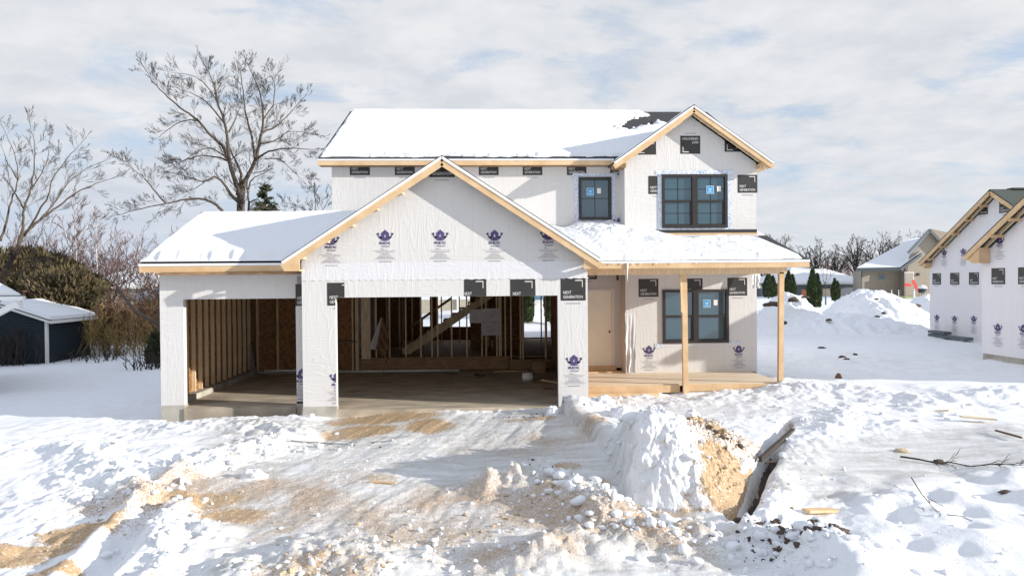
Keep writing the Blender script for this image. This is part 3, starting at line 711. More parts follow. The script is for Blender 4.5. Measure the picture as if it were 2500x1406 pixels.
# --- windows
def window(x0, x1, z0, z1, y, parent, double=False, hung=True, rails=True, tape=True, sticker=(0.5, .62)):
    mb = MB(); f = .075
    mb.box(x0, x1, y - .05, y + .09, z0, z0 + f); mb.box(x0, x1, y - .05, y + .09, z1 - f, z1)
    mb.box(x0, x0 + f, y - .05, y + .09, z0 + f, z1 - f); mb.box(x1 - f, x1, y - .05, y + .09, z0 + f, z1 - f)
    if double: xm = (x0 + x1) / 2; mb.box(xm - .075, xm + .075, y - .05, y + .09, z0 + f, z1 - f)
    fr = mb.build('window', 'bronze', parent)
    cells = [(x0 + f, (x0 + x1) / 2 - .075), ((x0 + x1) / 2 + .075, x1 - f)] if double else [(x0 + f, x1 - f)]
    for ci, (a, b3) in enumerate(cells):
        zm = (z0 + z1) / 2
        if hung:
            mb = MB(); mb.box(a, b3, y - .03, y + .04, zm - .03, zm + .03)
            mb.box(b3 - .05, b3, y - .015, y + .04, z0 + f, zm - .03); mb.box(a, b3 - .05, y - .015, y + .04, z0 + f, z0 + f + .035); mb.build('sash', 'bronze', fr)
        mb = MB(); mb.box(a, b3, y + .02, y + .032, z0 + f, z1 - f); pn = mb.build('pane', 'glass', fr)
        if rails:
            mb = MB(); xm2 = (a + b3) / 2; g_ = .009
            mb.box(xm2 - g_, xm2 + g_, y + .012, y + .019, z0 + f, z1 - f)
            for zz_ in ((zm + z1 - f) / 2, (z0 + f + zm) / 2) if hung else (zm,): mb.box(a, b3, y + .012, y + .0185, zz_ - g_, zz_ + g_)
            mb.build('muntin', 'bronze', fr)
    if sticker:
        a, b3 = cells[-1]; wd = b3 - a
        sxp = a + wd * sticker[0]; szp = z0 + (z1 - z0) * sticker[1]; k = .21
        L = []; put_rect(L, 0, k, 0, k * 1.02, 0, 0); put_rect(L, .01, k - .01, .01, k - .006, 1, 1)
        L.append(([(.035, k - .05), (k / 2, k - .12), (k - .035, k - .05), (k / 2, k - .085)], 0, 2)); pass
        for i in range(6): put_rect(L, .045 + i * .02, .06 + i * .02, .045, .065, 0, 2)
        mb = MB()
        for poly, m, lay in L:
            tri = tessellate_polygon([[Vector((p[0], p[1], 0)) for p in poly]])
            mb.add([(p[0] + sxp, y + .009 - .002 * lay, p[1] + szp) for p in poly], [tuple(t) for t in tri], m)
        mb.build('sticker', ['printwhite', 'sticker'], fr, recalc=False)
        mb = MB(); mb.box(sxp + k + .09, sxp + k + .20, y + .005, y + .009, szp + .06, szp + .21); mb.build('paper_note', 'white_trim', fr)
    return fr
def tape_frame(x0, x1, z0, z1, w_, y, parent, seed=1, bottom=True, ext=.12):
    """flashing tape stuck round an opening, edges a bit ragged and creased"""
    r = random.Random(seed); mb = MB()
    def strip(a, b3, horiz, th, o):
        n = max(6, int(abs(b3 - a) / .05)); pts = []
        for i in range(n + 1):
            t = a + (b3 - a) * i / n; q0 = o + r.uniform(-.008, .008); q1 = o + th + r.uniform(-.008, .008); yy = y - .006 - r.uniform(0, .006)
            pts += [((t, yy, q0) if horiz else (q0, yy, t)), ((t, yy - .002, q1) if horiz else (q1, yy - .002, t))]
        mb.add(pts, [(2 * i, 2 * i + 2, 2 * i + 3, 2 * i + 1) for i in range(n)])
    strip(x0 - w_ - ext * .5, x1 + w_ + ext * .5, True, w_, z1)
    strip(z0 - w_ - ext, z1 + w_ * .4, False, w_, x0 - w_); strip(z0 - w_ - ext * 1.4, z1 + w_ * .4, False, w_, x1)
    if bottom: strip(x0 - w_, x1 + w_ * 1.5, True, w_ * .9, z0 - w_ * .92)
    mb.build('flashing_tape', 'tape', parent, recalc=False)

# --- upper front wall
YU = 4.2; YG = 3.6
ux0 = -4.18; w1 = (*XZ(1413, 537, YU), *XZ(1492, 433, YU))
mb = MB(); mb.prism([(ux0, 3.1), (4.0, 3.1), (4.0, HW), (ux0, HW)], [rect(w1[0] + .03, w1[2] - .03, w1[1] + .03, w1[3] - .03)], front(YU), .15); uw = mb.build('upper_wall', 'wrap', house)
for px in (854, 964, 1169, 1276, 1384, 1490):
    box_at(px, 428, YU, uw, [(0, 1, HW - .02), (1, 0, 3.93)])
window(w1[0], w1[2], w1[1], w1[3], YU, uw, hung=False, sticker=(.20, .57)); tape_frame(w1[0], w1[2], w1[1], w1[3], .11, YU, uw, 3)
x0, z0 = XZ(1393, 555, YU); x1, z1 = XZ(1527, 549, YU)
mb = MB(); mb.prism([(x0, z0 - .5), (3.93, z0 - .5), (3.93, z0 - .02), (x0, z0 - .06)], [], front(YU - .012), .01); mb.build('flashing', 'green_board', uw)
mb = MB(); mb.prism([(x0 - .1, z0 - .05), (3.93, z0 - .0), (3.93, z0 + .12), (x0 + .5, z0 + .08), (x0 - .1, z0 + .03)], [], front(YU - .02), .007); mb.build('flashing', 'flash_black', uw)
x, z = XZ(1513, 548, YU); stick([q for q in CROWN if q[1] == 2 and min(p[1] for p in q[0]) > .49], front(YU - .02), -.004, uw, [(1, 0, 3.93)], False, x, z - .5)
xl, zl = XZ(817, 522, YU); mb = MB(); mb.prism([(ux0, zl), (ux0 + .42, zl - .16), (ux0 + .42, zl - .28), (ux0, zl - .14)], [], front(YU - .015), .012); mb.build('flashing', 'flash_black', uw)
mb = MB(); mb.prism([(ux0, zl - .14), (ux0 + .42, zl - .28), (ux0 + .42, zl - .6), (ux0, zl - .6)], [], front(YU - .012), .01); mb.build('flashing', 'green_board', uw)
# --- two storey gable bay
bx0, bx1 = 3.96, 7.66; ga = (bx0 + bx1) / 2; GZ = 7.47; GS = .70
def gz2(x): return GZ - .14 - GS * abs(x - ga)
w2 = (*XZ(1616, 557, YG), *XZ(1775, 426, YG)); w3 = (*XZ(1618, 838, YG), *XZ(1778, 706, YG))
mb = MB(); mb.prism([(bx0, .22), (bx1, .22), (bx1, gz2(bx1)), (ga, gz2(ga)), (bx0, gz2(bx0))], [rect(w2[0] + .03, w2[2] - .03, w2[1] + .03, w2[3] - .03), rect(w3[0] + .03, w3[2] - .03, w3[1] + .03, w3[3] - .03)], front(YG), .15)
gbw = mb.build('gable_wall', 'wrap', house)
mb = MB(); mb.box(bx0, bx0 + .14, YG + .15, YU + .15, .22, HW); mb.build('return_wall', 'wrap_side', house)
gc = [(GS, 1, gz2(ga) + GS * ga), (-GS, 1, gz2(ga) - GS * ga)]
for px, py in ((1553, 378), (1661, 376), (1769, 371)): box_at(px, py, YG, gbw, gc, True)
xt = w2[0] - .12
box_at(1583, 474, YG, gbw, [(1, 0, xt)]); box_at(1801, 471, YG, gbw)
box_at(1559, 725, YG, gbw); box_at(1667, 724, YG, gbw, [(0, -1, -w3[3])]); box_at(1776, 722, YG, gbw); box_at(1851, 730, YG, gbw, [(1, 0, bx1)])
crown_at(1585, 904, YG, gbw, [], .92); crown_at(1804, 898, YG, gbw, [], .85)
window(*[w2[i] for i in (0, 2, 1, 3)], YG, gbw, True, sticker=(.34, .64)); tape_frame(w2[0], w2[2], w2[1], w2[3], .11, YG, gbw, 5)
window(*[w3[i] for i in (0, 2, 1, 3)], YG, gbw, True, rails=False, sticker=(.18, .66))
mb = MB(); x, z = w3[0] - .22, w3[1] - .1; mb.add([(x, YG - .008, z), (w3[2] + .3, YG - .008, z + .02), (w3[2] + .3, YG - .008, z + .09), (x, YG - .008, z + .1)], [(0, 1, 2, 3)]); mb.build('flashing_tape', 'wrap_new', gbw, recalc=False)
mb = MB(); mb.add([(x, YG - .011, z - .02), (x + .22, YG - .011, z - .02), (x + .22, YG - .011, z + .1), (x, YG - .011, z + .1)], [(0, 1, 2, 3)])
x2 = w3[2] + .06; mb.add([(x2, YG - .011, z + .08), (x2 + .3, YG - .011, z + .06), (x2 + .26, YG - .011, z + .16), (x2, YG - .011, z + .15)], [(0, 1, 2, 3)]); mb.build('flashing_tape', 'tape', gbw, recalc=False)
zb = XZ(1700, 566, YG)[1]
mb = MB(); mb.box(bx0 - .01, bx1 + .01, YG - .018, YG - .002, zb - .03, zb + .06); mb.build('flashing', 'flash_black', gbw)
mb = MB(); mb.box(bx0 + .1, bx1 + .02, YG - .05, YG - .019, zb - .09, zb - .035); mb.build('ledger', 'lumber', gbw)
mb = MB(); mb.box(bx0 + .15, bx1 + .03, YG - .07, YG - .002, zb - .14, zb - .095); mb.build('ledger', 'drip', gbw)
# loose hanging sheet at the bay's left corner
def drape(x0, x1, z0, z1, y, amp, seed, name='loose_wrap', mt='wrap_new', par=None):
    u, t = np.meshgrid(np.linspace(0, 1, 22), np.linspace(0, 1, 44))
    X = x0 + (x1 - x0) * u + (fbm(u * 3, t * 4, seed, 3) - .5) * .12 * t; Z = z1 + (z0 - z1) * t
    Y = y - .02 - amp * t * (fbm(u * 5 + t, t * 2.5, seed + 3, 4) ** 1.0) - .04 * np.abs(np.sin(u * 9 + 2 * t)) * t
    return grid_object(name, X, Y, Z, mt, par or house)
drape(bx0 - .02, bx0 + .26, .25, 1.9, YG, .16, 5)
# --- recessed door wall
mb = MB(); dx0, dz1 = XZ(1409, 706, YU); dx1, dz0 = XZ(1500, 892, YU)
mb.prism([(2.34, .3), (3.97, .3), (3.97, 3.1), (2.34, 3.1)], [rect(dx0, dx1, dz0 + .0, dz1)], front(YU), .15); dw = mb.build('door_wall', 'wrap', house)
mb = MB(); t = .07
mb.box(dx0, dx0 + t, YU - .03, YU + .12, dz0, dz1 - t); mb.box(dx1 - t, dx1, YU - .03, YU + .12, dz0, dz1 - t); mb.box(dx0, dx1, YU - .03, YU + .12, dz1 - t, dz1); dr = mb.build('door_frame', 'white_trim', dw)
mb = MB(); mb.box(dx0 + t, dx1 - t, YU + .02, YU + .07, dz0, dz1 - t); dd = mb.build('door', 'door_cream', house)
mb = MB(); mb.tube([(dx1 - t - .07, YU + .02, dz0 + .97), (dx1 - t - .07, YU - .01, dz0 + .97), (dx1 - t - .07, YU - .05, dz0 + .97)], [.018, .02, .03], 10); mb.build('handle', 'knob', dd)
mb = MB(); mb.box(dx0 - .05, dx1 + .04, YU - .09, YU - .003, dz0 - .13, dz0 - .004); mb.build('sill', 'lumber', house)
box_at(1410, 682, YU, dw, [(0, 1, 3.0)]); box_at(1505, 684, YU, dw, [(1, 0, 3.9), (0, 1, 3.0)])
# --- deck
mb = MB(); mb.box(2.36, 7.48, 1.56, YG - .002, .17, .225); mb.box(2.36, bx0 - .002, YG - .002, YU - .002, .17, .225); dk = mb.build('deck', 'plywood', house)
mb = MB(); mb.box(2.37, 4.86, 1.50, 1.555, .02, .20); mb.box(4.98, 7.2, 1.50, 1.555, .04, .205); mb.box(2.40, 4.3, 1.36, 1.45, -.05, .04); mb.build('rim_board', 'lumber', house)
mb = MB(); mb.box(2.6, 3.9, 3.72, 3.80, .225, .262); mb.build('loose_board', 'lumber', house)
# --- posts, beam
pz = [XZ(1671, 660, 1.48), XZ(1673, 968, 1.48), XZ(1907, 656, 1.5), XZ(1905, 946, 1.5)]
mb = MB(); mb.bar((pz[1][0], 1.44, pz[1][1] - .05), (pz[0][0], 1.52, 2.96), .13, .09, up=(0, 1, 0)); mb.build('porch_post', 'lumber', house)
mb = MB(); mb.bar((pz[1][0] - .085, 1.44, 2.0), (pz[0][0] - .085, 1.52, 2.95), .04, .06, up=(0, 1, 0)); mb.build('porch_post', 'lumber_up', house)
mb = MB(); mb.bar((pz[3][0], 1.50, pz[3][1] - .05), (pz[2][0], 1.5, 2.96), .12, .10, up=(0, 1, 0)); mb.build('porch_post', 'lumber', house)
px_ = XZ(1919, 668, 1.5)[0]
mb = MB(); mb.box(2.36, px_, 1.45, 1.53, 2.93, 3.12); mb.box(2.36, px_ - .1, 1.54, 1.62, 2.95, 3.12); mb.build('porch_beam', 'lumber_up', house)
mb = MB(); mb.box(px_ - .14, px_ - .02, 1.64, YG - .01, 2.95, 3.12); mb.build('porch_beam', 'lumber_up', house)

# ------------------------------------------------------------ roofs
def roof_plane(name, pts, th, m, parent):
    pts = [Vector(p) for p in pts]; n = len(pts); mb = MB()
    low = [p - Vector((0, 0, th)) for p in pts]
    mb.add(pts + low, [tuple(range(n)), tuple(range(n, 2 * n))[::-1]] + [(i, n + i, n + (i + 1) % n, (i + 1) % n) for i in range(n)])
    return mb.build(name, m, parent)
# wing
EZ = 3.25
ridge_y, ridge_z = 3.68, EZ + WR * 3.38
wr = roof_plane('wing_roof', [(-7.57, .3, EZ), (AX, .3, EZ), (AX, ridge_y, ridge_z), (-7.57, ridge_y, ridge_z)], .07, 'shingle', house)
roof_plane('wing_roof', [(-7.57, ridge_y, ridge_z), (-4.19, ridge_y, ridge_z), (-4.19, 6.9, EZ), (-7.57, 6.9, EZ)], .07, 'shingle', house)
mb = MB(); mb.box(-7.57, -4.05, .272, .298, EZ - .05, EZ + .005); mb.build('drip_edge', 'drip', house)
mb = MB(); mb.box(-7.57, -3.97, .285, .325, EZ - .19, EZ - .052); mb.build('fascia', 'lumber', house)
mb = MB(); mb.bar((-7.55, .33, EZ - .13), (-7.55, ridge_y, ridge_z - .13), .035, .13); mb.build('rake_board', 'lumber', house)
def wing_snow(s_, t_):
    n = fbm(s_ * 14, t_ * 7, 11, 4); e = sst(0, .035, s_) * sst(0.015, .06, t_ + (n - .5) * .03)
    return -.02 + e * (.155 + (n - .5) * .03) + .03 * sst(.85, 1, t_) * 0
nu, nv = 240, 120
s_, t_ = np.meshgrid(np.linspace(0, 1, nu), np.linspace(0, 1.35, nv))
th = -.02 + sst(0, .03, s_) * sst(0.018, .07, t_ + (fbm(s_ * 30, t_ * 3, 12, 3) - .5) * .05) * (.15 + (fbm(s_ * 16, t_ * 8, 11, 4) - .5) * .045) * sst(1.34, 1.25, t_)
L_ = 3.38; Ypl = .3 + L_ * t_; Zpl = ridge_z - WR * np.sqrt((Ypl - ridge_y) ** 2 + .22) + WR * .20       # rounded over the ridge
Xpl = -7.57 + (AX + .1 + 7.57) * s_
Zpl = np.minimum(Zpl, ridge_z + .0)
grid_object('snow_cover', Xpl, Ypl, Zpl + th * 1.05 - .06 * sst(.7, 1.0, t_) * 0, 'snow_roof', wr)
# garage gable roof
gl, gr_ = AX - 3.43, AX + 3.43; gez = AZ - SL * 3.43; yf = -.33
for sg, xe in ((-1, gl), (1, gr_)):
    rp = roof_plane('gable_roof', [(AX, yf, AZ), (xe, yf, gez), (xe, YU, gez), (AX, YU, AZ)], .05, 'shingle', house)
    mb = MB(); mb.bar((AX, yf - .008, AZ - .055), (xe, yf - .008, gez - .055), .02, .055, up=(0, 0, 1)); mb.build('drip_edge', 'drip', rp)
    mb = MB(); mb.bar((AX - sg * .0, yf + .015, AZ - .165), (xe - sg * .0, yf + .015, gez - .165), .035, .14, up=(0, 0, 1)); mb.build('rake_board', 'lumber', rp)
    mb = MB(); mb.prism([(xe, gez - .09), (xe, gez - .20), (xe - sg * .03, gez - .235), (xe - sg * .36, gez - .235), (xe - sg * .36, gez + .02)], [], front(yf + .034), .04)
    mb.box(min(xe, xe - sg * .36), max(xe, xe - sg * .36), yf + .075, -.002, gez - .235, gez - .20); mb.build('eave_return', 'lumber', rp)
    k = 0
    for i in range(6):                                           # lookout blocks under the rake
        t = (i + .7) / 6.4; x = AX + (xe - AX) * t; z = AZ + (gez - AZ) * t - .19
        mb = MB(); mb.box(x - .04, x + .04, yf + .04, -.002, z - .03, z + .03); mb.build('lookout', 'lumber_up', rp)
mb = MB(); mb.box(gl + .02, gl + .06, .0, .28, gez - .2, gez - .06); mb.build('fascia', 'lumber', house)
def lite(seed): return lambda s_, t_: -.012 + sst(.42, .62, fbm(s_ * 6, t_ * 10, seed, 4)) * .03 * edge(s_, .02) * edge(t_, .02)
snow_cover('snow_cover', (AX, yf, AZ), (gr_ - AX, 0, gez - AZ), (0, YU - yf, 0), 90, 90, lambda s_, t_: -.02 + .05 * sst(.02, .08, t_) * edge(s_, .03) * sst(.3, .5, fbm(s_ * 8, t_ * 8, 5, 3)), rp, seed=3)
snow_cover('snow_cover', (AX, yf, AZ), (gl - AX, 0, gez - AZ), (0, YU - yf, 0), 90, 90, lambda s_, t_: -.02 + .055 * sst(.02, .08, t_) * edge(s_, .03) * sst(.3, .5, fbm(s_ * 8, t_ * 8, 6, 3)), rp, seed=3)
# main roof
MX0, MX1, MY0, MY1 = -4.50, 8.0, 3.88, 8.75; MZ0 = 6.20; MZ1 = 8.72
mr = roof_plane('main_roof', [(MX0, MY0, MZ0), (MX1, MY0, MZ0), (MX1, MY1, MZ1), (MX0, MY1, MZ1)], .06, 'shingle', house)
roof_plane('main_roof', [(MX0, MY1, MZ1), (MX1, MY1, MZ1), (MX1, 13.6, MZ0), (MX0, 13.6, MZ0)], .06, 'shingle', house)
mb = MB(); mb.box(MX0, 3.72, MY0 - .02, MY0 + .0, MZ0 - .045, MZ0 + .0); mb.build('drip_edge', 'drip', house)
mb = MB(); mb.box(MX0, 3.74, MY0 - .01, MY0 + .03, MZ0 - .17, MZ0 - .047); mb.build('fascia', 'lumber', house)
mb = MB(); mb.bar((MX0 + .03, MY0 + .03, MZ0 - .12), (MX0 + .03, MY1, MZ1 - .12), .035, .12); mb.bar((MX1 - .03, MY0 + .03, MZ0 - .12), (MX1 - .03, MY1, MZ1 - .12), .035, .12); mb.build('rake_board', 'lumber', house)
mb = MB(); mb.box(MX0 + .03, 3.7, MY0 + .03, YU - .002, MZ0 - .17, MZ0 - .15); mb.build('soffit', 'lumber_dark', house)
def msnow(s_, t_):
    n = fbm(s_ * 22, t_ * 9, 15, 5, .6); n2 = fbm(s_ * 60, t_ * 50, 17, 3)
    e = sst(.0, .012, s_ + (fbm(t_ * 14, s_ * 2, 19, 3) - .5) * .010) * sst(.030, .060, t_ + (n - .5) * .055) * sst(1.0, .97, t_ - .01)
    # wind-bared patch near the bay and the bare right-hand end
    bare = sst(.36, .50, 1.0 * np.exp(-(((s_ - .785) / .085) ** 2 + ((t_ - .72 - (s_ - .785) * 1.9) / .13) ** 2)) + .9 * (n2 - .5)) * sst(.68, .72, s_) * sst(.45, .52, t_)
    bare2 = sst(.805, .825, s_ + (n - .5) * .04 - .10 * (1 - t_))
    bare3 = sst(.90, .92, s_)
    return -.02 + e * np.clip(1 - np.maximum(np.maximum(bare, bare2), bare3), 0, 1) * (.11 + (n - .5) * .06 + .05 * (fbm(s_ * 5, t_ * 3, 29, 3) - .5))
snow_cover('snow_cover', (MX0, MY0, MZ0), (MX1 - MX0, 0, 0), (0, MY1 - MY0, MZ1 - MZ0), 420, 170, msnow, mr)
# snow rolled over the ridge
s_, t_ = np.meshgrid(np.linspace(0, 1, 300), np.linspace(0, 1, 24))
e = sst(0, .012, s_) * sst(.70, .66, s_)
grid_object('snow_cover', MX0 + (MX1 - MX0) * s_, MY1 - .25 + 1.2 * t_, MZ1 + .015 + e * (.075 + .02 * (fbm(s_ * 20, t_, 3, 3) - .5)) - (MZ1 - MZ0) / (MY1 - MY0) * np.abs(MY1 - (MY1 - .25 + 1.2 * t_)) - .05 * (1 - e), 'snow_roof', mr)
# bay gable roof
bl, br = ga - 2.2, ga + 2.2; bez = GZ + .10 - GS * 2.2; bz = GZ + .10; byf = 3.26
for sg, xe in ((-1, bl), (1, br)):
    rp2 = roof_plane('gable_roof', [(ga, byf, bz), (xe, byf, bez), (xe, 4.4, bez), (ga, 7.1, bz)], .05, 'shingle', house)
    mb = MB(); mb.bar((ga, byf - .008, bz - .055), (xe, byf - .008, bez - .055), .02, .05); mb.build('drip_edge', 'drip', rp2)
    mb = MB(); mb.bar((ga, byf + .015, bz - .155), (xe, byf + .015, bez - .155), .035, .13); mb.build('rake_board', 'lumber', rp2)
    mb = MB(); mb.bar((ga, byf + .15, bz - .20), (xe - sg * .1, byf + .15, bez - .20 + .07), .04, .10); mb.build('rafter', 'lumber_up', rp2)
    for i in range(4):
        t = (i + .6) / 4.3; x = ga + (xe - ga) * t; z = bz + (bez - bz) * t - .17
        mb = MB(); mb.box(x - .04, x + .04, byf + .035, YG - .002, z - .02, z + .04); mb.build('lookout', 'lumber_up', rp2)
mb = MB(); mb.prism([(br, bez - .09), (br, bez - .16), (br - .22, bez - .24), (br - .34, bez - .02)], [], front(byf + .034), .03); mb.box(bx1 + .005, br - .02, byf + .07, 4.3, bez - .16, bez - .05); mb.build('eave_return', 'lumber', house)
mb = MB(); mb.box(bl + .02, bx0 - .01, byf + .07, 3.86, bez - .15, bez - .05); mb.build('eave_return', 'lumber_dark', house)
snow_cover('snow_cover', (ga, byf + .02, bz), (bl - ga, 0, bez - bz), (0, 1.2, 0), 60, 30, lambda s_, t_: -.02 + .05 * edge(s_, .04) * edge(t_, .06) * sst(.3, .5, fbm(s_ * 6, t_ * 4, 9, 3)), rp2)
# porch roof
PX1 = px_ + .42; PY0, PZ0, PS = 1.08, 3.26, .30
PX1 = XZ(1977, 645, PY0)[0]
pr = roof_plane('porch_roof', [(1.3, PY0, PZ0), (PX1, PY0, PZ0), (PX1, YG + .0, PZ0 + PS * (YG - PY0)), (PX1, YG + .75, PZ0 + PS * (YG - PY0) - .1 + .15), (bx1 + .01, YG + .75, PZ0 + PS * (YG - PY0) + .05), (bx1 + .01, YG - .001, PZ0 + PS * (YG - PY0)), (bx0, YG - .001, PZ0 + PS * (YG - PY0)), (bx0, YU - .001, PZ0 + PS * (YU - PY0)), (1.3, YU - .001, PZ0 + PS * (YU - PY0))], .06, 'shingle', house)
mb = MB(); mb.box(gr_ - .1, PX1, PY0 - .02, PY0, PZ0 - .055, PZ0 + .0); mb.build('drip_edge', 'drip', pr)
mb = MB(); mb.box(gr_ - .15, PX1 - .01, PY0 - .01, PY0 + .03, PZ0 - .18, PZ0 - .057); mb.build('fascia', 'lumber', pr)
mb = MB(); mb.box(PX1 - .05, PX1 - .01, PY0 + .03, YG + .5, PZ0 - .16, PZ0 - .062); mb.build('rake_board', 'lumber', pr)
mb = MB(); mb.box(2.36, PX1 - .06, PY0 + .03, 1.44, PZ0 - .17, PZ0 - .15); mb.box(2.36, 7.55, 1.63, YG - .05, 3.13, 3.15); mb.build('soffit', 'plywood', pr)
def psnow(s_, t_):
    n = fbm(s_ * 13, t_ * 6, 25, 5, .6); n2 = fbm(s_ * 5 + 3, t_ * 3, 27, 3)
    e = sst(.010, .045, t_ + (n - .5) * .03) * sst(.0, .02, s_) * sst(.985, .955, s_ + (t_ ** 1.0) * .075 + (n - .5) * .03)
    top = 1 - sst(.62, .70, t_ + (n - .5) * .10 + .04 * np.sin(s_ * 22)) * sst(.52, .60, s_)
    drift = .16 * np.exp(-((s_ - .30) / .12) ** 2) * sst(.3, .75, t_) * (.6 + .8 * n) + .12 * np.exp(-((s_ - .46) / .10) ** 2 - ((t_ - .65) / .2) ** 2) * (.5 + n2)
    dent = -.09 * np.exp(-(((s_ - .44) / .05) ** 2 + ((t_ - .50) / .07) ** 2)) - .05 * np.exp(-(((s_ - .36) / .03) ** 2 + ((t_ - .55) / .08) ** 2))
    return -.02 + e * top * (.16 + (n - .5) * .10 + drift + dent)
snow_cover('snow_cover', (1.3, PY0, PZ0), (PX1 - 1.3, 0, 0), (0, YU - .01 - PY0, PS * (YU - .01 - PY0)), 300, 150, psnow, pr)
# icicles
r_ = random.Random(12)
for (px, ln) in ((1531.5, .46), (1455, .06), (1491, .05), (1500, .04), (1518, .05), (1545, .07), (1564, .05), (1602, .05), (1640, .04), (1700, .03), (1446, .12)):
    x = XZ(px, 650, PY0 - .03)[0]; z = PZ0 - .05; mb = MB()
    n = 6; mb.tube([(x + r_.uniform(-.004, .004), PY0 - .035, z - ln * i / n * (1.3 if i == 0 else 1)) for i in range(n + 1)], [(.022 if ln > .2 else .010) * (1 - i / n) ** .7 + .001 for i in range(n + 1)], 7)
    mb.build('icicle', 'ice', pr, smooth=True)
# loose plastic at the porch beam's right end
drape(7.42, 7.66, 2.55, 3.02, 3.40, .10, 15, 'loose_wrap', 'plastic_sheet')

# ------------------------------------------------------------ inside the house
sy0, sy1 = 7.7, 8.6
a = P(981, 858, sy0); b_ = P(1168, 727, sy0)
slope = (b_.z - a.z) / (b_.x - a.x); x_end = a.x + (2.86 - .40) / slope
nst = 13; dxs = (x_end - a.x) / nst; dzs = 2.46 / nst
stairs = MB()
stairs.prism([(a.x, .4), (a.x + .28, .4), (x_end, 2.62), (x_end, 2.86), (a.x + .0, .56)], [], front(sy0), .05); stairs.prism([(a.x, .4), (a.x + .28, .4), (x_end, 2.62), (x_end, 2.86), (a.x, .56)], [], front(sy1), .05)
sto = stairs.build('staircase', 'lumber_up', house)
for i in range(nst - 1):
    x = a.x + dxs * i; z = .4 + dzs * (i + 1); mb = MB(); mb.box(x, x + dxs + .03, sy0 - .02, sy1 + .05, z - .035, z); mb.box(x, x + .02, sy0 + .0, sy1 + .05, z - dzs, z - .036); mb.build('step', 'lumber_up', sto)
mb = MB(); mb.bar((a.x + .2, sy1 + .1, 1.25), (a.x + 1.6, sy1 + .1, 1.25 + 1.4 * slope), .04, .09); mb.bar((a.x + .6, sy1 + .1, .4), (a.x + .6, sy1 + .1, 1.5), .05, .05); mb.build('handrail', 'lumber_dark', sto)
# paper sheets pinned on the studs
for i, (q0, q1, tl) in enumerate((((1146, 755), (1175, 789), .05), ((1175, 753), (1222, 786), .01), ((1175, 788), (1222, 818), -.02))):
    A = P(*q0, 6.47); B = P(*q1, 6.47); mb = MB(); mb.prism([(A.x, B.z + tl * .3), (B.x, B.z), (B.x, A.z), (A.x, A.z - tl * .5)], [], front(6.475), .004)
    o = mb.build('paper_sheet', 'paper', None); tag(o, ['narrow drawing sheet pinned on the garage studs, left of two others', 'wide drawing sheet pinned on the garage studs, directly above another sheet', 'lower drawing sheet hanging below the wide one on the garage studs'][i], 'paper', 'paper sheets pinned to the garage studs')
    L = []; rr = random.Random(i)
    ww_, hh_ = B.x - A.x, A.z - B.z
    put_text(L, ('PLAN', 'PLAN', 'NOTE')[i][:0] or 'l', .05, .051, .05, .051, 3, 1)
    for k in range(5):
        y = hh_ * (.3 + .12 * k); x = ww_ * .15
        while x < ww_ * .7: d = rr.uniform(.02, .05); put_rect(L, x, x + d, y, y + .012, 3, 1); x += d + .015
    s2 = stick(L, front(6.475), -.002, o, [], False, A.x, B.z); s2.name = 'pencil_marks'
# slatted frame leaning on the studs
lr = thing('slatted_rack', 'folded slatted wooden frame leaning against the studs in the double garage', 'wooden frame', (P(938, 905, 5.9).x, 5.9, 0))
A0 = P(901, 853, 6.2); A1 = P(932, 775, 6.35); A2 = P(916, 853, 6.2)
mb = MB()
for i in range(5):
    t = i / 4; mb.bar(A0.lerp(A2, t), A1.lerp(A1 + Vector((.04, 0, -.05)), t), .035, .05)
mb.build('rail', 'paper', lr)
B0 = P(936, 905, 5.7); B1 = P(934, 777, 6.3); C0 = P(944, 870, 6.0)
for i in range(10):
    t = i / 10; s0 = P(920 + 2 * t, 800 + 48 * t, 6.1) if False else A1.lerp(A2, t); e0 = P(946 - 3 * t, 808 + 85 * t, 5.95)
    mb = MB(); mb.bar(s0, e0, .03, .045); mb.build('slat', 'lumber_dark' if i % 3 else 'rusty', lr)
mb = MB(); mb.bar(B1, P(948, 815, 6.1), .03, .04); mb.bar(P(948, 815, 6.1), B0, .03, .04); mb.build('rail', 'lumber_dark', lr)
# pipe along the back wall and bits on the slab
A = P(823, 902, 6.2); B = P(1121, 896, 6.15); mb = MB(); mb.tube([(A.x, 6.2, .045), (B.x, 6.1, .045)], .035, 8); tag(mb.build('white_pipe', 'white_trim', None, True), 'long white plastic pipe lying along the back wall of the double garage', 'pipe')
A = P(645, 905, 6.2); B = P(728, 903, 6.2); mb = MB(); mb.tube([(A.x, 6.22, .10), (B.x, 6.22, .10)], .035, 8); tag(mb.build('white_pipe', 'white_trim', None, True), 'short white pipe along the back wall of the single bay', 'pipe')
def floorpt(px, py): return G(px, py, 0.0)
def crumpled(name, px, py, sx, sy, sz, m, label, cat, seed, z0=None, group=None):
    q = floorpt(px, py); z0 = 0.0 if z0 is None else z0; u, t = np.meshgrid(np.linspace(0, 2 * math.pi, 15), np.linspace(0, math.pi / 2, 8))
    rr = 1 + .6 * (fbm(np.cos(u) * 1.5 + seed, t * 2 + np.sin(u) * 1.5, seed, 3) - .5)
    rr[:, -1] = rr[:, 0]
    o = grid_object(name, q.x + sx * rr * np.cos(u) * np.cos(t), q.y + sy * rr * np.sin(u) * np.cos(t), z0 - .01 + sz * rr * np.sin(t), m)
    return tag(o, label, cat, group)
crumpled('debris_scrap', 845, 903, .08, .06, .05, 'flash_black', 'black scrap beside the white pipe at the left stud post', 'scrap', 1, group='dark scraps on the garage slab')
crumpled('debris_scrap', 984, 903, .09, .06, .06, 'flash_black', 'black scrap by the white pipe in front of the stair foot', 'scrap', 2, group='dark scraps on the garage slab')
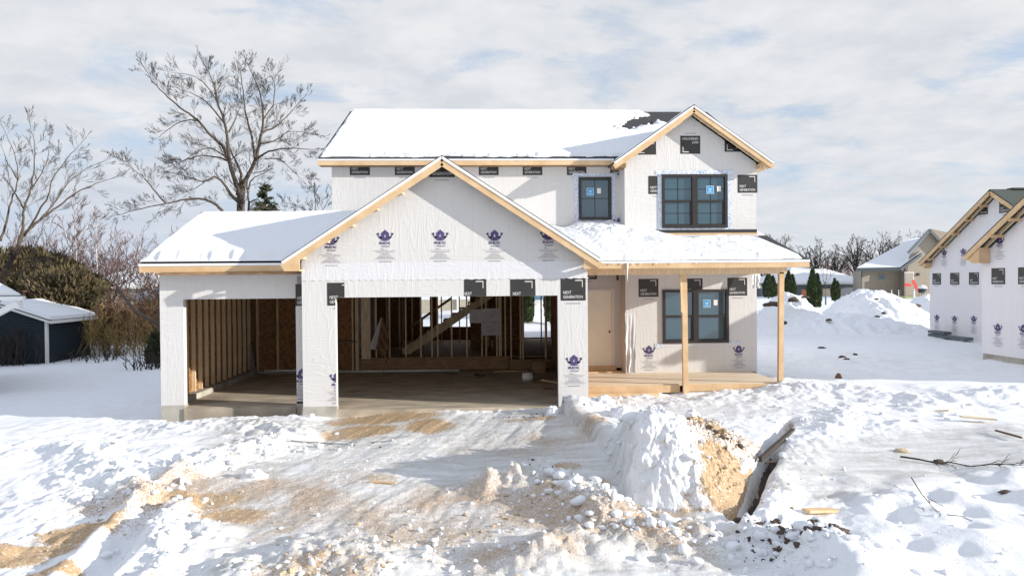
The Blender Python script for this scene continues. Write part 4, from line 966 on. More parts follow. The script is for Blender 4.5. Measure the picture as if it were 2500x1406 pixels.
crumpled('debris_scrap', 1163, 916, .10, .06, .06, 'flash_black', 'largest black scrap, lying alone mid floor of the double garage', 'scrap', 3, group='dark scraps on the garage slab')
crumpled('debris_scrap', 1175, 918, .13, .05, .04, 'flash_black', 'flat black strip right behind the largest black scrap', 'scrap', 4, group='dark scraps on the garage slab')
crumpled('debris_scrap', 1103, 923, .05, .04, .04, 'steel', 'tiny grey scrap left of the black ones on the slab', 'scrap', 5)
crumpled('rag', 1338, 950, .16, .1, .05, 'rusty', 'rust coloured rag on the slab before the right pier', 'rag', 6)
crumpled('rag', 1310, 936, .2, .1, .05, 'lumber_dark', 'brown scrap pile between bucket and lumber offcuts', 'rag', 9)
q = floorpt(1290, 930); bk = thing('bucket', 'white plastic bucket lying on its side on the garage slab', 'bucket', (q.x, q.y, 0))
mb = MB(); mb.tube([(q.x - .17, q.y, .12), (q.x - .16, q.y, .12), (q.x + .14, q.y + .03, .12)], [.09, .115, .135], 16); mb.build('body', 'white_trim', bk, True)
mb = MB(); mb.tube([(q.x + .125, q.y + .03, .12), (q.x + .155, q.y + .03, .12)], .145, 16); mb.build('rim', 'flash_black', bk)
q = floorpt(1245, 908)
for i in range(3):
    mb = MB(); mb.bar((q.x - .5 + .1 * i, q.y + .12 * i, .02), (q.x + .35 + .1 * i, q.y + .05 * i, .02), .05, .03); tag(mb.build('lumber_offcut', 'lumber', None), ['nearest', 'middle', 'farthest'][i] + ' of three thin boards side by side on the garage slab near the step', 'board', 'thin boards on the slab')
q = floorpt(1345, 935); mb = MB(); mb.bar((q.x - .25, q.y + .1, .08), (q.x + .25, q.y - .2, .03), .09, .04); tag(mb.build('lumber_offcut', 'lumber', None), 'short pale board propped by the right pier inside the garage', 'board')
q = floorpt(1318, 915); mb = MB(); mb.box(q.x - .2, q.x + .2, q.y + .3, q.y + .6, 0, .36); mb.box(q.x - .16, q.x + .16, q.y + .29, q.y + .299, .05, .30); tag(mb.build('wooden_crate', 'lumber_dark', None), 'square brown wooden box on the slab under the house door step', 'box')
mb = MB(); mb.bar((2.12, 1.3, .0), (2.16, 1.5, 1.1), .09, .04); tag(mb.build('lumber_offcut', 'lumber', None), 'upright board leaning on the inner side of the right pier', 'board')
# leaning trim in the wing corner
A = P(607, 850, 6.0); B = P(619, 912, 5.9); mb = MB(); mb.bar((A.x, 6.2, .95), (B.x, 5.85, .03), .06, .02); mb.bar((A.x + .06, 6.2, .7), (B.x + .09, 5.8, .03), .05, .02); tag(mb.build('metal_strip', 'steel', None), 'bent grey metal strips leaning in the back corner of the single bay', 'metal strip')
A = P(805, 852, 6.3); mb = MB(); mb.tube([(-4.6, 6.28, .96), (-3.9, 6.28, .96)], .018, 6); mb.build('conduit', 'steel', house)

# ------------------------------------------------------------ ploughed pile beside the trench
def inner(X, Y, a, b2):
    dx, dy = b2[0] - a[0], b2[1] - a[1]; return ((X - a[0]) * dy - (Y - a[1]) * dx) / math.hypot(dx, dy)
def pile_h(X, Y):
    wob = (fbm(X * 2.2, Y * 2.2, 91, 4) - .5) * .35
    dl = inner(X, Y, (1.92, -5.95), (2.12, -2.95)) + wob * .5; db = inner(X, Y, (2.12, -2.95), (4.95, -2.85)) + wob
    dr = inner(X, Y, (5.14, -3.0), (3.14, -6.56)) + wob * .3; df = inner(X, Y, (3.18, -6.60), (1.90, -5.95)) + wob
    crest = 1.10 - .36 * np.maximum(Y + 5.2, -.2)
    crest = crest + .10 * np.exp(-((X - 3.9) / .5) ** 2 - ((Y + 3.5) / .5) ** 2) - .16 * np.exp(-((X - 3.1) / .35) ** 2 - ((Y + 3.4) / .6) ** 2)
    h = crest * sst(-.04, .30, dl) * sst(-.05, 1.35, dr) ** .75 * sst(-.05, .75, db) * sst(-.05, .75, df)
    lum = fbm(X * 3.4, Y * 3.4, 93, 5, .6); cel = 1 - np.abs(2 * fbm(X * 4.5, Y * 4.5, 95, 3) - 1)
    return h * (.80 + .40 * lum) + (h > .02) * np.minimum(h * 4, 1) * ((cel - .5) * .05 + (fbm(X * 12, Y * 12, 97, 3, .6) - .5) * .11 + (fbm(X * 30, Y * 30, 98, 2, .6) - .5) * .045) - .05 * (h <= .02), dl, dr
px_a = np.linspace(1.7, 5.4, 330); py_a = np.linspace(-6.9, -2.5, 360)
XX, YY = np.meshgrid(px_a, py_a); PH, DL, DR = pile_h(XX, YY)
BG = base_h(XX, YY)
M = np.zeros(XX.shape + (4,)); M[..., 3] = 1
br_ = fbm(XX * 1.4, YY * 1.4, 99, 4, .6)
M[..., 0] = np.clip((.22 * sst(2.3, 1.1, DR) + .65 * sst(.8, .3, DR)) * (.15 + 1.35 * sst(.30, .54, br_)) * .85 + .9 * blob(XX, YY, 3.75, -4.3, .55, .45) * sst(.3, .6, br_) + .60 * sst(.35, .9, DL) * sst(.42, .6, br_), 0, 1) * sst(.35, .7, DL) 
M[..., 2] = np.clip(.50 * sst(.5, 1.2, DL), 0, .6); M[..., 1] = .55 * sst(.6, .0, DL)
jx = (fbm(XX * 6, YY * 6 + PH * 5, 101, 4, .6) - .5) * .14 * np.minimum(PH * 2, 1).clip(0); jy = (fbm(XX * 6 + 30, YY * 6 + PH * 5, 103, 4, .6) - .5) * .14 * np.minimum(PH * 2, 1).clip(0)
pile = grid_object('snow_pile', XX + jx, YY + jy, np.where(PH > 0, BG + PH - .03, BG - 1.0), 'dirty', None, M)
tag(pile, 'big ploughed heap of snow and tan gravel beside the trench before the porch', 'snow pile')

def surf(x, y):
    h = ground_h(x, y); p = pile_h(x, y)[0]; return np.where(p > .05, np.maximum(h, base_h(x, y) + p), h)
ICO_V = None
def ico():
    global ICO_V
    if ICO_V is None:
        import bmesh
        bm = bmesh.new(); bmesh.ops.create_icosphere(bm, subdivisions=2, radius=1); bm.verts.ensure_lookup_table()
        ICO_V = (np.array([v_.co[:] for v_ in bm.verts]), np.array([[v_.index for v_ in f.verts] for f in bm.faces])); bm.free()
    return ICO_V
def raw_mesh(name, V, Fc, matname, parent=None, smooth=False):
    me = bpy.data.meshes.new(name); me.vertices.add(len(V)); me.vertices.foreach_set('co', V.astype(np.float32).ravel())
    k = Fc.shape[1]; me.loops.add(Fc.size); me.loops.foreach_set('vertex_index', Fc.ravel().astype(np.int32)); me.polygons.add(len(Fc))
    me.polygons.foreach_set('loop_start', (np.arange(len(Fc)) * k).astype(np.int32)); me.polygons.foreach_set('loop_total', np.full(len(Fc), k, np.int32))
    me.polygons.foreach_set('use_smooth', np.full(len(Fc), smooth)); me.materials.append(MAT[matname]); me.update(); me.validate()
    o = bpy.data.objects.new(name, me); C.objects.link(o); attach(o, parent); return o
def scatter(name, x, y, size, matname, seed, label, sink=.3, z=None, flat=.75):
    dt_ = seg_d(x, y, (3.24, -6.60), (5.20, -3.2))[0]; kp = dt_ > .17; x, y, size = x[kp], y[kp], size[kp]
    r = np.random.RandomState(seed); V0, F0 = ico(); n = len(x)
    z = surf(x, y) if z is None else z
    sc_ = size[:, None, None] * (1 + .35 * r.randn(n, 1, 3)).clip(.5, 1.7) * np.array([1, 1, flat])
    ax1 = r.randn(n, 3, 3); jit = 1 + .10 * r.randn(n, len(V0), 1) + .22 * np.sin(np.einsum('vk,nkj->nvj', V0, ax1) * 1.6 + r.uniform(0, 6, (n, 1, 3))).sum(-1, keepdims=True) * .6
    P_ = V0[None] * jit * sc_
    a = r.uniform(0, 6.28, n); c, s = np.cos(a)[:, None], np.sin(a)[:, None]
    Xr = P_[..., 0] * c - P_[..., 1] * s; Yr = P_[..., 0] * s + P_[..., 1] * c
    V = np.stack([Xr + x[:, None], Yr + y[:, None], P_[..., 2] + (z + size * flat * (1 - 2 * sink) * .6)[:, None]], -1).reshape(-1, 3)
    Fc = (F0[None] + (np.arange(n) * len(V0))[:, None, None]).reshape(-1, 3)
    o = raw_mesh(name, V, Fc, matname, None, matname == 'snow_clod'); tag(o, label, None, kind='stuff'); return o
def cluster(r, specs):
    xs, ys, ss = [], [], []
    for (x, y, rx, ry, n, s0, s1) in specs:
        n = int(n * (.55 if s1 > .045 else .9)); s0 *= .6; s1 *= 1.15
        xs.append(x + rx * r.randn(n)); ys.append(y + ry * r.randn(n)); ss.append(s0 + (s1 - s0) * r.rand(n) ** 4)
    return np.concatenate(xs), np.concatenate(ys), np.concatenate(ss)
r = np.random.RandomState(5)
def sp(px, py, rx, ry, n, s0, s1, z=-.25): x, y = gp(px, py, z); return (x, y, rx, ry, n, s0, s1)
x, y, s = cluster(r, [sp(230, 1180, .5, .35, 150, .015, .06), sp(330, 1215, .5, .3, 160, .015, .07), sp(420, 1300, .3, .5, 140, .015, .06), sp(640, 1110, .7, .25, 130, .015, .07), sp(480, 1150, .5, .3, 90, .015, .08),
    sp(1350, 1200, .5, .3, 170, .015, .07), sp(1450, 1240, .35, .3, 150, .02, .08), sp(1540, 1290, .4, .3, 200, .015, .075), sp(1660, 1330, .5, .25, 170, .015, .06), sp(1400, 1010, .5, .2, 150, .015, .07), sp(1480, 1010, .35, .2, 60, .02, .09), sp(1520, 1030, .3, .2, 50, .03, .11),
    sp(1940, 1340, .35, .3, 230, .015, .07), sp(2010, 1390, .3, .2, 90, .02, .08), sp(2200, 1000, 1.6, .5, 180, .015, .06, 0), sp(1990, 1060, .4, .3, 80, .015, .05), sp(1900, 1130, .25, .6, 90, .015, .05), sp(780, 1390, .8, .3, 180, .012, .05), sp(1000, 1330, .9, .5, 160, .012, .04),
    (2.7, -4.4, .5, .8, 110, .02, .09), (2.15, -4.4, .1, .9, 40, .02, .08), (-1, -4, 3, 2.5, 260, .006, .025), (-8, -4.5, 1.6, 1.2, 200, .012, .055), (-5.5, .15, .9, .2, 60, .02, .07), (6, -7, 2, 1.0, 120, .01, .04)])
keep = ~((x > -7) & (x < 2.2) & (y > -.05)) & (y < 1.3); x, y, s = x[keep], y[keep], s[keep]
scatter('snow_clods', x, y, s, 'snow_clod', 6, 'broken lumps of snow strewn along the ploughed ridges')
x, y, s = cluster(r, [sp(200, 1275, .4, .25, 90, .008, .03), sp(340, 1220, .6, .3, 60, .01, .04), sp(540, 1225, .5, .2, 60, .006, .02), sp(930, 1040, 1.2, .35, 120, .006, .02), sp(780, 1395, .7, .25, 170, .01, .045), sp(1000, 1330, 1.0, .6, 160, .008, .03), sp(1230, 1270, .4, .25, 60, .01, .035),
    sp(1400, 1215, .6, .3, 90, .01, .04), sp(1560, 1290, .4, .25, 60, .012, .04), sp(1380, 1000, .5, .25, 70, .01, .04), (-1, -5, 2.6, 2.6, 240, .006, .02), (3.9, -4.8, .5, .7, 220, .008, .035), (3.3, -5.6, .35, .4, 120, .008, .03), (4.4, -3.7, .3, .4, 80, .008, .04)])
keep = ~((x > -7) & (x < 2.2) & (y > -.05)) & (y < 1.3); x, y, s = x[keep], y[keep], s[keep]
scatter('gravel_stones', x, y, s * .72, 'stone_tan', 7, 'tan gravel stones scattered over the trampled snow', sink=.2)
x, y, s = cluster(r, [sp(1900, 1325, .25, .15, 150, .006, .04), sp(1970, 1340, .25, .15, 130, .006, .04), sp(2045, 1365, .15, .06, 16, .02, .06), sp(1860, 1350, .3, .15, 20, .01, .03), sp(1310, 1170, .3, .15, 40, .01, .04), sp(1300, 1040, .6, .12, 60, .005, .02), sp(860, 1090, .4, .2, 30, .006, .02), (3.75, -4.2, .25, .2, 70, .015, .05)])
scatter('dark_clods', x, y, s, 'dirt_clod', 8, 'dark earth crumbs lying in the snow ridges', sink=.2)

# single larger things lying in front
def rock(name, px, py, sx, sy, sz, m, label, cat, seed, z=-.25, group=None, Y=None):
    if Y is None: q = G(px, py, z); x0, y0 = q.x, q.y
    else: x0, y0 = P(px, py, Y).x, Y
    zz0 = float(surf(np.array([x0]), np.array([y0]))[0]) if Y is None else P(px, py, Y).z
    u, t = np.meshgrid(np.linspace(0, 2 * math.pi, 19), np.linspace(-.6, math.pi / 2, 10)); cx_, sy_ = np.cos(u), np.sin(u)
    rr = .45 + 1.15 * fbm(cx_ * 2.6 + seed * 3 + t, sy_ * 2.6 + t * 2.3, seed, 4, .6); rr[:, -1] = rr[:, 0]
    o = grid_object(name, x0 + sx * rr * cx_ * np.cos(t), y0 + sy * rr * sy_ * np.cos(t), zz0 + sz * rr * np.sin(t), m); return tag(o, label, cat, group)
rock('snow_chunk', 1405, 1222, .10, .10, .09, 'snow_clod', 'round snow boulder on the ridge between the lot and the big heap', 'snow chunk', 3)
rock('snow_chunk', 735 + 0, 1232 - 8, .08, .07, .08, 'snow_clod', 'lone white snow lump on the lower left beside the ploughed ridge', 'snow chunk', 4) if False else rock('snow_chunk', 207, 1224, .10, .08, .09, 'snow_clod', 'lone white snow lump on the lower left above the gravel patch', 'snow chunk', 4)
rock('snow_chunk', 275, 1128, .26, .16, .17, 'snow_clod', 'tilted slab of crusted snow casting a blue shadow in the left bank', 'snow chunk', 5)
rock('snow_chunk', 620, 1170, .20, .14, .14, 'snow_clod', 'thick snow slab at the left edge of the wheel tracks', 'snow chunk', 6)
rock('snow_chunk', 500, 1165, .20, .14, .14, 'snow_clod', 'heaped snow slab left of the thickest one', 'snow chunk', 16)
rock('snow_chunk', 1690, 1010, .16, .12, .14, 'snow_clod', 'snow clump hugging the foot of the middle porch post', 'snow chunk', 8, 0)
rock('snow_chunk', 1350, 1010, .14, .1, .16, 'snow_clod', 'icy block on the mound beside the right garage pier', 'snow chunk', 9, 0)
rock('snow_chunk', 1520, 1015, .28, .18, .2, 'snow_clod', 'rough snow boulder on the ridge between the mound and the big heap', 'snow chunk', 10, 0)
rock('snow_chunk', 1595, 1012, .2, .16, .2, 'snow_clod', 'jagged snow boulder at the back left corner of the big heap', 'snow chunk', 13, 0)
rock('dirt_lump', 1476, 998, .14, .08, .05, 'dirt_clod', 'brown frozen earth lump on the snow right of the right pier', 'earth lump', 11, 0)
rock('dirt_lump', 2045, 1375, .12, .05, .04, 'dirt_clod', 'dark brown chip of earth in the lower right snow ridge', 'earth lump', 12, -.3)
def plank(p0, p1, w_, t, m, label, lift=.02, name='board'):
    a = G(*p0, -.1); b3 = G(*p1, -.1)
    za = float(surf(np.array([a.x]), np.array([a.y]))[0]) + lift; zb_ = float(surf(np.array([b3.x]), np.array([b3.y]))[0]) + lift
    a = G(*p0, za); b3 = G(*p1, zb_); mb = MB(); mb.bar(a, b3, w_, t); o = mb.build(name, m, None); return tag(o, label, 'board')
plank((1968, 1246), (2053, 1244), .13, .035, 'lumber', 'short pale board lying in the footprints right of the trench', .05)
plank((2345, 1016), (2430, 1023), .16, .03, 'plywood', 'flat board half covered by snow on the upper right of the lot', .06)
plank((2290, 1003), (2325, 1001), .18, .03, 'plywood', 'small piece of board left of the half covered one', .06)
plank((1858, 1131), (1885, 1126), .05, .02, 'lumber', 'splinter of wood at the bend of the trench', .1)
plank((905, 1175), (966, 1178), .05, .02, 'lumber', 'thin stick of wood at the tip of the shadow on the lot', .03)
plank((585, 999), (600, 997), .12, .02, 'lumber_dark', 'little brown scrap of wood before the single bay', .05)
plank((2430, 1050), (2495, 1068), .03, .03, 'brush', 'thin brown stick frozen at the far end of the icy track', .03)
# dark ribbon for the shade down the trench, dark bar for its far slot
rt = random.Random(14); L0 = Vector((3.24, -6.60, 0)); L1 = Vector((5.20, -3.2, 0)); dv = (L1 - L0).normalized(); nv_ = Vector((dv.y, -dv.x, 0)); vs = []
for i in range(61):
    c0 = L0.lerp(L1, i / 60); wv = .055 + .03 * math.sin(i * .9) * rt.random() + .02
    for s3 in (-1, 0, 1):
        q = c0 + nv_ * (s3 * wv + rt.uniform(-.02, .02)); vs.append((q.x, q.y, float(base_h(np.array([[q.x]]), np.array([[q.y]]))[0, 0]) - (.34 if s3 else .42) + rt.uniform(-.02, .02)))
mbt = MB(); mbt.add(vs, [(3 * i + k, 3 * i + k + 1, 3 * i + 4 + k, 3 * i + 3 + k) for i in range(60) for k in (0, 1)]); tag(mbt.build('trench', 'dirt_clod', None, True), 'dark earth coloured ribbon for the shade at the bottom of the narrow trench', None, kind='structure')
a = G(1856, 1121, -.12); b3 = G(1937, 1050, -.04)
mb = MB(); mb.bar(a, b3, .06, .08); tag(mb.build('slot_bar', 'twig', None), 'long dark bar added as the dark slot at the far end of the trench', 'bar')  # dark bar put in for the shade of the sunk slot
def rod(pts, rad, m, label, name, cat):
    out = []
    for p in pts: q = G(*p, -.1); z = float(surf(np.array([q.x]), np.array([q.y]))[0]) + rad + .01; out.append(G(*p, z))
    mb = MB(); mb.tube(out, rad, 6); return tag(mb.build(name, m, None, True), label, cat)
rod([(710, 1075), (740, 1078), (800, 1082), (850, 1084)], .011, 'steel', 'thin grey rod lying on snow left of the gravel patch', 'rod', 'rod')
rod([(905, 1080), (935, 1078), (968, 1076)], .010, 'steel', 'short thin rod lying below the gravel patch', 'rod', 'rod')

# ------------------------------------------------------------ branches
class Twigs:
    K = 5
    def __init__(s): s.p = []; s.r = []
    def add(s, pts, rad): s.p.append(pts); s.r.append(rad)
    def build(s, name, m, parent, sides=3):
        Pn = np.array(s.p, float); Rn = np.array(s.r, float); n, K, _ = Pn.shape
        T = np.gradient(Pn, axis=1); T /= np.linalg.norm(T, axis=2, keepdims=True) + 1e-9
        ref = np.where(np.abs(T[:, :1, 2:3]) > .9, np.array([[[1., 0, 0]]]), np.array([[[0, 0, 1.]]])); U = np.cross(T, ref); U /= np.linalg.norm(U, axis=2, keepdims=True) + 1e-9; W = np.cross(T, U)
        rings = [Pn + (U * math.cos(2 * math.pi * k / sides) + W * math.sin(2 * math.pi * k / sides)) * Rn[..., None] for k in range(sides)]
        V = np.stack(rings, 2).reshape(-1, 3)                       # n,K,sides
        b0 = (np.arange(n) * K * sides)[:, None, None] + (np.arange(K - 1) * sides)[None, :, None]; k = np.arange(sides)[None, None]; k2 = (k + 1) % sides
        Fc = np.stack([b0 + k, b0 + k2, b0 + sides + k2, b0 + sides + k], -1).reshape(-1, 4)
        return raw_mesh(name, V, Fc, m, parent, True)
def rv(rg): return Vector((rg.gauss(0, 1), rg.gauss(0, 1), rg.gauss(0, 1))).normalized()
def grow(tw, rg, p, d, L, rad, lev, up=.15, wig=.22, kids=(5, 4, 3), spread=.75, ratio=.55, minr=.006, flat=1.0):
    pts = [p.copy()]; d = d.copy()
    for i in range(Twigs.K - 1):
        j = rv(rg) * wig; j.y *= flat
        d = (d + j + Vector((0, 0, up))).normalized(); p = p + d * (L / (Twigs.K - 1)); pts.append(p.copy())
    tw.add([tuple(q) for q in pts], [max(minr, rad * (1 - .75 * i / (Twigs.K - 1))) for i in range(Twigs.K)])
    if lev <= 0: return
    nk = kids[min(len(kids) - 1, lev - 1)]
    for k in range(nk):
        t = .2 + .8 * (k + rg.random()) / nk; i = min(Twigs.K - 2, int(t * (Twigs.K - 1))); f = t * (Twigs.K - 1) - i
        q = pts[i].lerp(pts[i + 1], min(1, f)); dd = (pts[i + 1] - pts[i]).normalized()
        s = rv(rg); s.y *= flat; nd = (dd + (s - dd * s.dot(dd)).normalized() * spread * rg.uniform(.6, 1.2)).normalized()
        grow(tw, rg, q, nd, L * ratio * rg.uniform(.6, 1.15) * (1.15 - .5 * t), max(minr, rad * (1 - .7 * t) * .65), lev - 1, up, wig, kids, spread, ratio, minr, flat)
def limbs(root, rg, Y, list_, bark, twig, dens=2.6, up=.10, lev=2, tlen=1.5, minr=.007, kids=(4, 4, 3), depth=1.0, spread=.8, wig=.18):
    mb = MB(); tw = Twigs()
    for (pts, r0, r1, dz) in list_:
        n = len(pts); W = []
        for i, (a, b3) in enumerate(pts): W.append(P(a, b3, Y + dz * depth * (i / max(1, n - 1)) ** 1.1))
        # subdivide smoothly
        S = []
        for i in range(n - 1):
            p0, p1, p2, p3 = W[max(i - 1, 0)], W[i], W[i + 1], W[min(i + 2, n - 1)]
            for k in range(4):
                t = k / 4; S.append(.5 * ((2 * p1) + (p2 - p0) * t + (2 * p0 - 5 * p1 + 4 * p2 - p3) * t * t + (3 * p1 - p0 - 3 * p2 + p3) * t ** 3) + rv(rg) * .02)
        S.append(W[-1]); m = len(S); rad = [r0 + (r1 - r0) * (i / (m - 1)) ** .8 for i in range(m)]
        rad = [q * .72 for q in rad]; mb.tube(S, rad, 8 if r0 > .08 else 5)
        tot = 0
        for i in range(m - 1):
            seg = (S[i + 1] - S[i]); L = seg.length; fr = i / (m - 1)
            if fr < .12 and r0 > .1: continue
            tot += L * dens * (.5 + fr)
            while tot > 1:
                tot -= 1; dd = seg.normalized(); s = rv(rg); nd = (dd * rg.uniform(.5, 1.1) + (s - dd * s.dot(dd)).normalized() * spread).normalized()
                grow(tw, rg, S[i] + seg * rg.random(), nd, tlen * rg.uniform(.5, 1.25) * (1.1 - .45 * fr), max(minr, rad[i] * .20), lev, up, wig, kids, .50, .66, minr)
        grow(tw, rg, S[-1], (S[-1] - S[-3]).normalized(), tlen * .7, r1, lev, up, wig, kids, .6, .6, minr)
    mb.build('trunk', bark, root, True); tw.build('crown', twig, root)
def tree_thing(name, label, x, y, z, cat='tree', group=None): return thing(name, label, cat, (x, y, z), group)
def Z8(L): return [(X / 2.941, 120 + Y_ / 2.941) for X, Y_ in L]
rg = random.Random(21); YT = 19.0
q = P(590, 760, YT)
t = tree_thing('bare_tree', 'tallest leafless tree, wide crown of grey limbs behind the garage wing', q.x, YT, -.4)
limbs(t, rg, YT, [
    ([(592, 800), (590, 640), (590, 540), (588, 516), (588, 477)], .34, .26, 0),
    (Z8([(1735, 1080), (1725, 1040), (1690, 950), (1650, 830), (1640, 700), (1610, 520), (1560, 380), (1530, 240), (1470, 120)]), .22, .02, -1.5),
    (Z8([(1650, 810), (1590, 690), (1500, 610), (1420, 510), (1290, 420), (1190, 330), (1110, 250), (1050, 160)]), .12, .015, -1.0),
    (Z8([(1735, 1070), (1760, 950), (1830, 810), (1870, 640), (1890, 500), (1860, 300), (1780, 110)]), .20, .02, 1.4),
    (Z8([(1720, 1000), (1730, 900), (1690, 800), (1670, 760)]), .12, .05, .4),
    (Z8([(1870, 620), (1900, 590), (1980, 560), (2080, 460), (2180, 350)]), .10, .012, 1.0),
    (Z8([(1830, 800), (1930, 735), (2080, 715), (2280, 720)]), .09, .012, -1.4),
    (Z8([(1830, 790), (1800, 600), (1760, 440), (1740, 260), (1720, 120)]), .10, .012, 1.8),
    (Z8([(1720, 1110), (1650, 1030), (1600, 960), (1540, 915), (1470, 950), (1400, 935), (1280, 900)]), .12, .02, -1.8),
    (Z8([(1470, 950), (1420, 990), (1330, 1030)]), .04, .01, -.5),
    (Z8([(1620, 1190), (1600, 1165), (1540, 1110), (1450, 1075), (1330, 1080), (1190, 1110), (1020, 1145), (850, 1190)]), .13, .015, -2.2),
    (Z8([(1190, 1110), (1110, 1020), (1040, 930), (950, 860), (870, 810)]), .06, .01, -1.0),
    (Z8([(1640, 800), (1540, 775), (1450, 765), (1350, 790), (1200, 850)]), .07, .012, 1.0),
    (Z8([(1640, 790), (1500, 710), (1380, 760), (1250, 850)]), .06, .012, -1.6),
    (Z8([(1870, 680), (1990, 650), (2080, 590), (2250, 610)]), .07, .012, 1.6),
    (Z8([(1900, 790), (2000, 790), (2100, 870), (2180, 950)]), .05, .01, 1.2),
    (Z8([(1610, 530), (1500, 400), (1400, 330), (1290, 290)]), .07, .01, 1.5),
    (Z8([(1560, 380), (1480, 260), (1380, 190), (1240, 170)]), .05, .01, -1.0),
    (Z8([(1890, 500), (1960, 400), (1970, 250), (1930, 180)]), .06, .01, 1.5),
    (Z8([(1640, 600), (1700, 480), (1760, 330)]), .06, .01, .5),
    (Z8([(1420, 510), (1300, 520), (1180, 600), (1130, 640)]), .05, .01, .7),
    (Z8([(1780, 1010), (1800, 950), (1830, 920), (1875, 900)]), .06, .025, -.6),
], 'bark', 'twig', dens=4.2, up=.05, lev=3, tlen=.95, minr=.0034, kids=(4, 4, 5), wig=.10)
t = tree_thing('dead_stump', 'broken side trunk with pale crooked branches beside the tallest bare tree', q.x + .6, YT + .4, -.4, 'tree')
limbs(t, rg, YT + .4, [(Z8([(1790, 1260), (1785, 1165), (1785, 1080), (1775, 1010)]), .12, .05, 0), (Z8([(1790, 1100), (1850, 1080), (1880, 1120), (1920, 1150)]), .05, .03, -.5), (Z8([(1800, 1155), (1850, 1130), (1920, 1145)]), .05, .03, .3), (Z8([(1780, 1050), (1800, 980), (1870, 965)]), .03, .012, .3)], 'bark', 'twig', dens=.3, lev=1, tlen=.8)
# smaller bare tree right of it, crown just above the wing roof
q = P(770, 760, 21); t = tree_thing('bare_tree', 'small leafless tree whose thin twigs show between the spruce and the house', q.x, 21, 0)
limbs(t, rg, 21, [([(762, 760), (764, 600), (766, 540)], .12, .08, 0), ([(766, 560), (740, 510), (700, 495)], .05, .01, 1), ([(766, 550), (770, 500), (762, 455)], .05, .01, -1), ([(766, 550), (790, 510), (812, 470)], .05, .01, .5), ([(766, 560), (720, 535), (690, 515)], .04, .01, -.5)], 'bark', 'twig', dens=3.0, lev=2, tlen=.9, minr=.007)
# left tree
def Z7(L): return [(X / 2.556, 400 + Y_ / 2.556) for X, Y_ in L]
YL = 10.5; q = P(-5, 700, YL); t = tree_thing('bare_tree', 'spreading leafless tree at the left edge, leaning out of the frame', q.x, YL, -.6)
limbs(t, rg, YL, [
    ([(-40, 860), (-20, 740), (5, 680), (18, 655)], .20, .13, 0),
    (Z7([(45, 655), (100, 540), (140, 460), (220, 370), (330, 290), (450, 200), (560, 140), (690, 95)]), .11, .012, 1.5),
    (Z7([(110, 520), (140, 390), (150, 280), (190, 160), (210, 40), (215, -100), (190, -230)]), .08, .010, -1.2),
    (Z7([(0, 480), (40, 360), (70, 230), (110, 100), (90, -60), (20, -220)]), .07, .010, .8),
    (Z7([(150, 450), (240, 300), (300, 200), (330, 90), (440, -60), (500, -120)]), .06, .008, -1.0),
    (Z7([(250, 350), (350, 230), (430, 110), (560, 20), (660, -20)]), .05, .008, 1.8),
    (Z7([(30, 690), (120, 680), (220, 610), (300, 590), (390, 575)]), .05, .010, -1.5),
    (Z7([(90, 700), (200, 715), (330, 680), (440, 690)]), .035, .008, -.6),
    (Z7([(190, 770), (200, 720), (215, 640), (200, 560), (240, 470)]), .06, .012, .4),
    (Z7([(150, 280), (100, 190), (40, 100), (-20, 60)]), .05, .008, -1.2),
    (Z7([(190, 160), (260, 60), (300, -60), (310, -150)]), .04, .007, .9),
    (Z7([(110, 100), (50, 0), (20, -80)]), .04, .007, -1),
], 'bark_tan', 'twig', dens=3.0, up=.06, lev=3, tlen=.82, minr=.0028, kids=(3, 4, 4), spread=.7, wig=.13)
# pale small tree at the garage corner
q = P(388, 810, 12); t = tree_thing('bare_tree', 'small pale barked tree forking in front of the thicket, beside the garage corner', q.x, 12, -.5)
limbs(t, rg, 12, [(Z7([(990, 1045), (992, 1000), (985, 940), (990, 870), (985, 790), (1010, 740)]), .075, .03, 0), (Z7([(985, 960), (940, 900), (930, 830), (960, 800)]), .035, .015, -.6), (Z7([(990, 940), (1030, 880), (1020, 800), (1040, 740)]), .04, .015, .5), (Z7([(1010, 760), (1030, 700), (1060, 660)]), .03, .01, .4), (Z7([(985, 860), (960, 780), (930, 720)]), .03, .01, .3)], 'bark_tan', 'twig', dens=2.2, lev=1, tlen=.7, minr=.006)
a = P(335, 765, 13); b3 = P(388, 792, 12.4); mb = MB(); mb.tube([P(285, 700, 14), P(318, 745, 13.6), a, P(362, 778, 12.8), b3], [.05, .07, .09, .08, .07], 8); tag(mb.build('leaning_log', 'bark_tan', None, True), 'bare leaning log in the thicket left of the garage corner', 'log')
# birches
for i, (px, ptop, pbot, yb) in enumerate(((183, 497, 640, 26), (233, 545, 650, 27), (170, 560, 640, 27.5))):
    q = P(px, 700, yb); t = tree_thing('birch', ['tallest white birch rising above the dark evergreen on the left', 'middle white birch between the evergreen and the snowy roof', 'slim leaning white birch beside the tallest birch'][i], q.x, yb, -.5, group='white birches behind the thicket')
    lean = (-14 if i == 2 else 3)
    limbs(t, rg, yb, [([(px + 6, 730), (px + 4, pbot), (px + 1, (pbot + ptop) / 2), (px + lean, ptop)], .07, .018, 0), ([(px + 3, (pbot * .6 + ptop * .4)), (px + 22, (pbot + ptop) / 2 - 8), (px + 38, ptop + 45)], .03, .01, .6)], 'birch', 'twig_red', dens=3.0, lev=2, tlen=1.2, minr=.008)
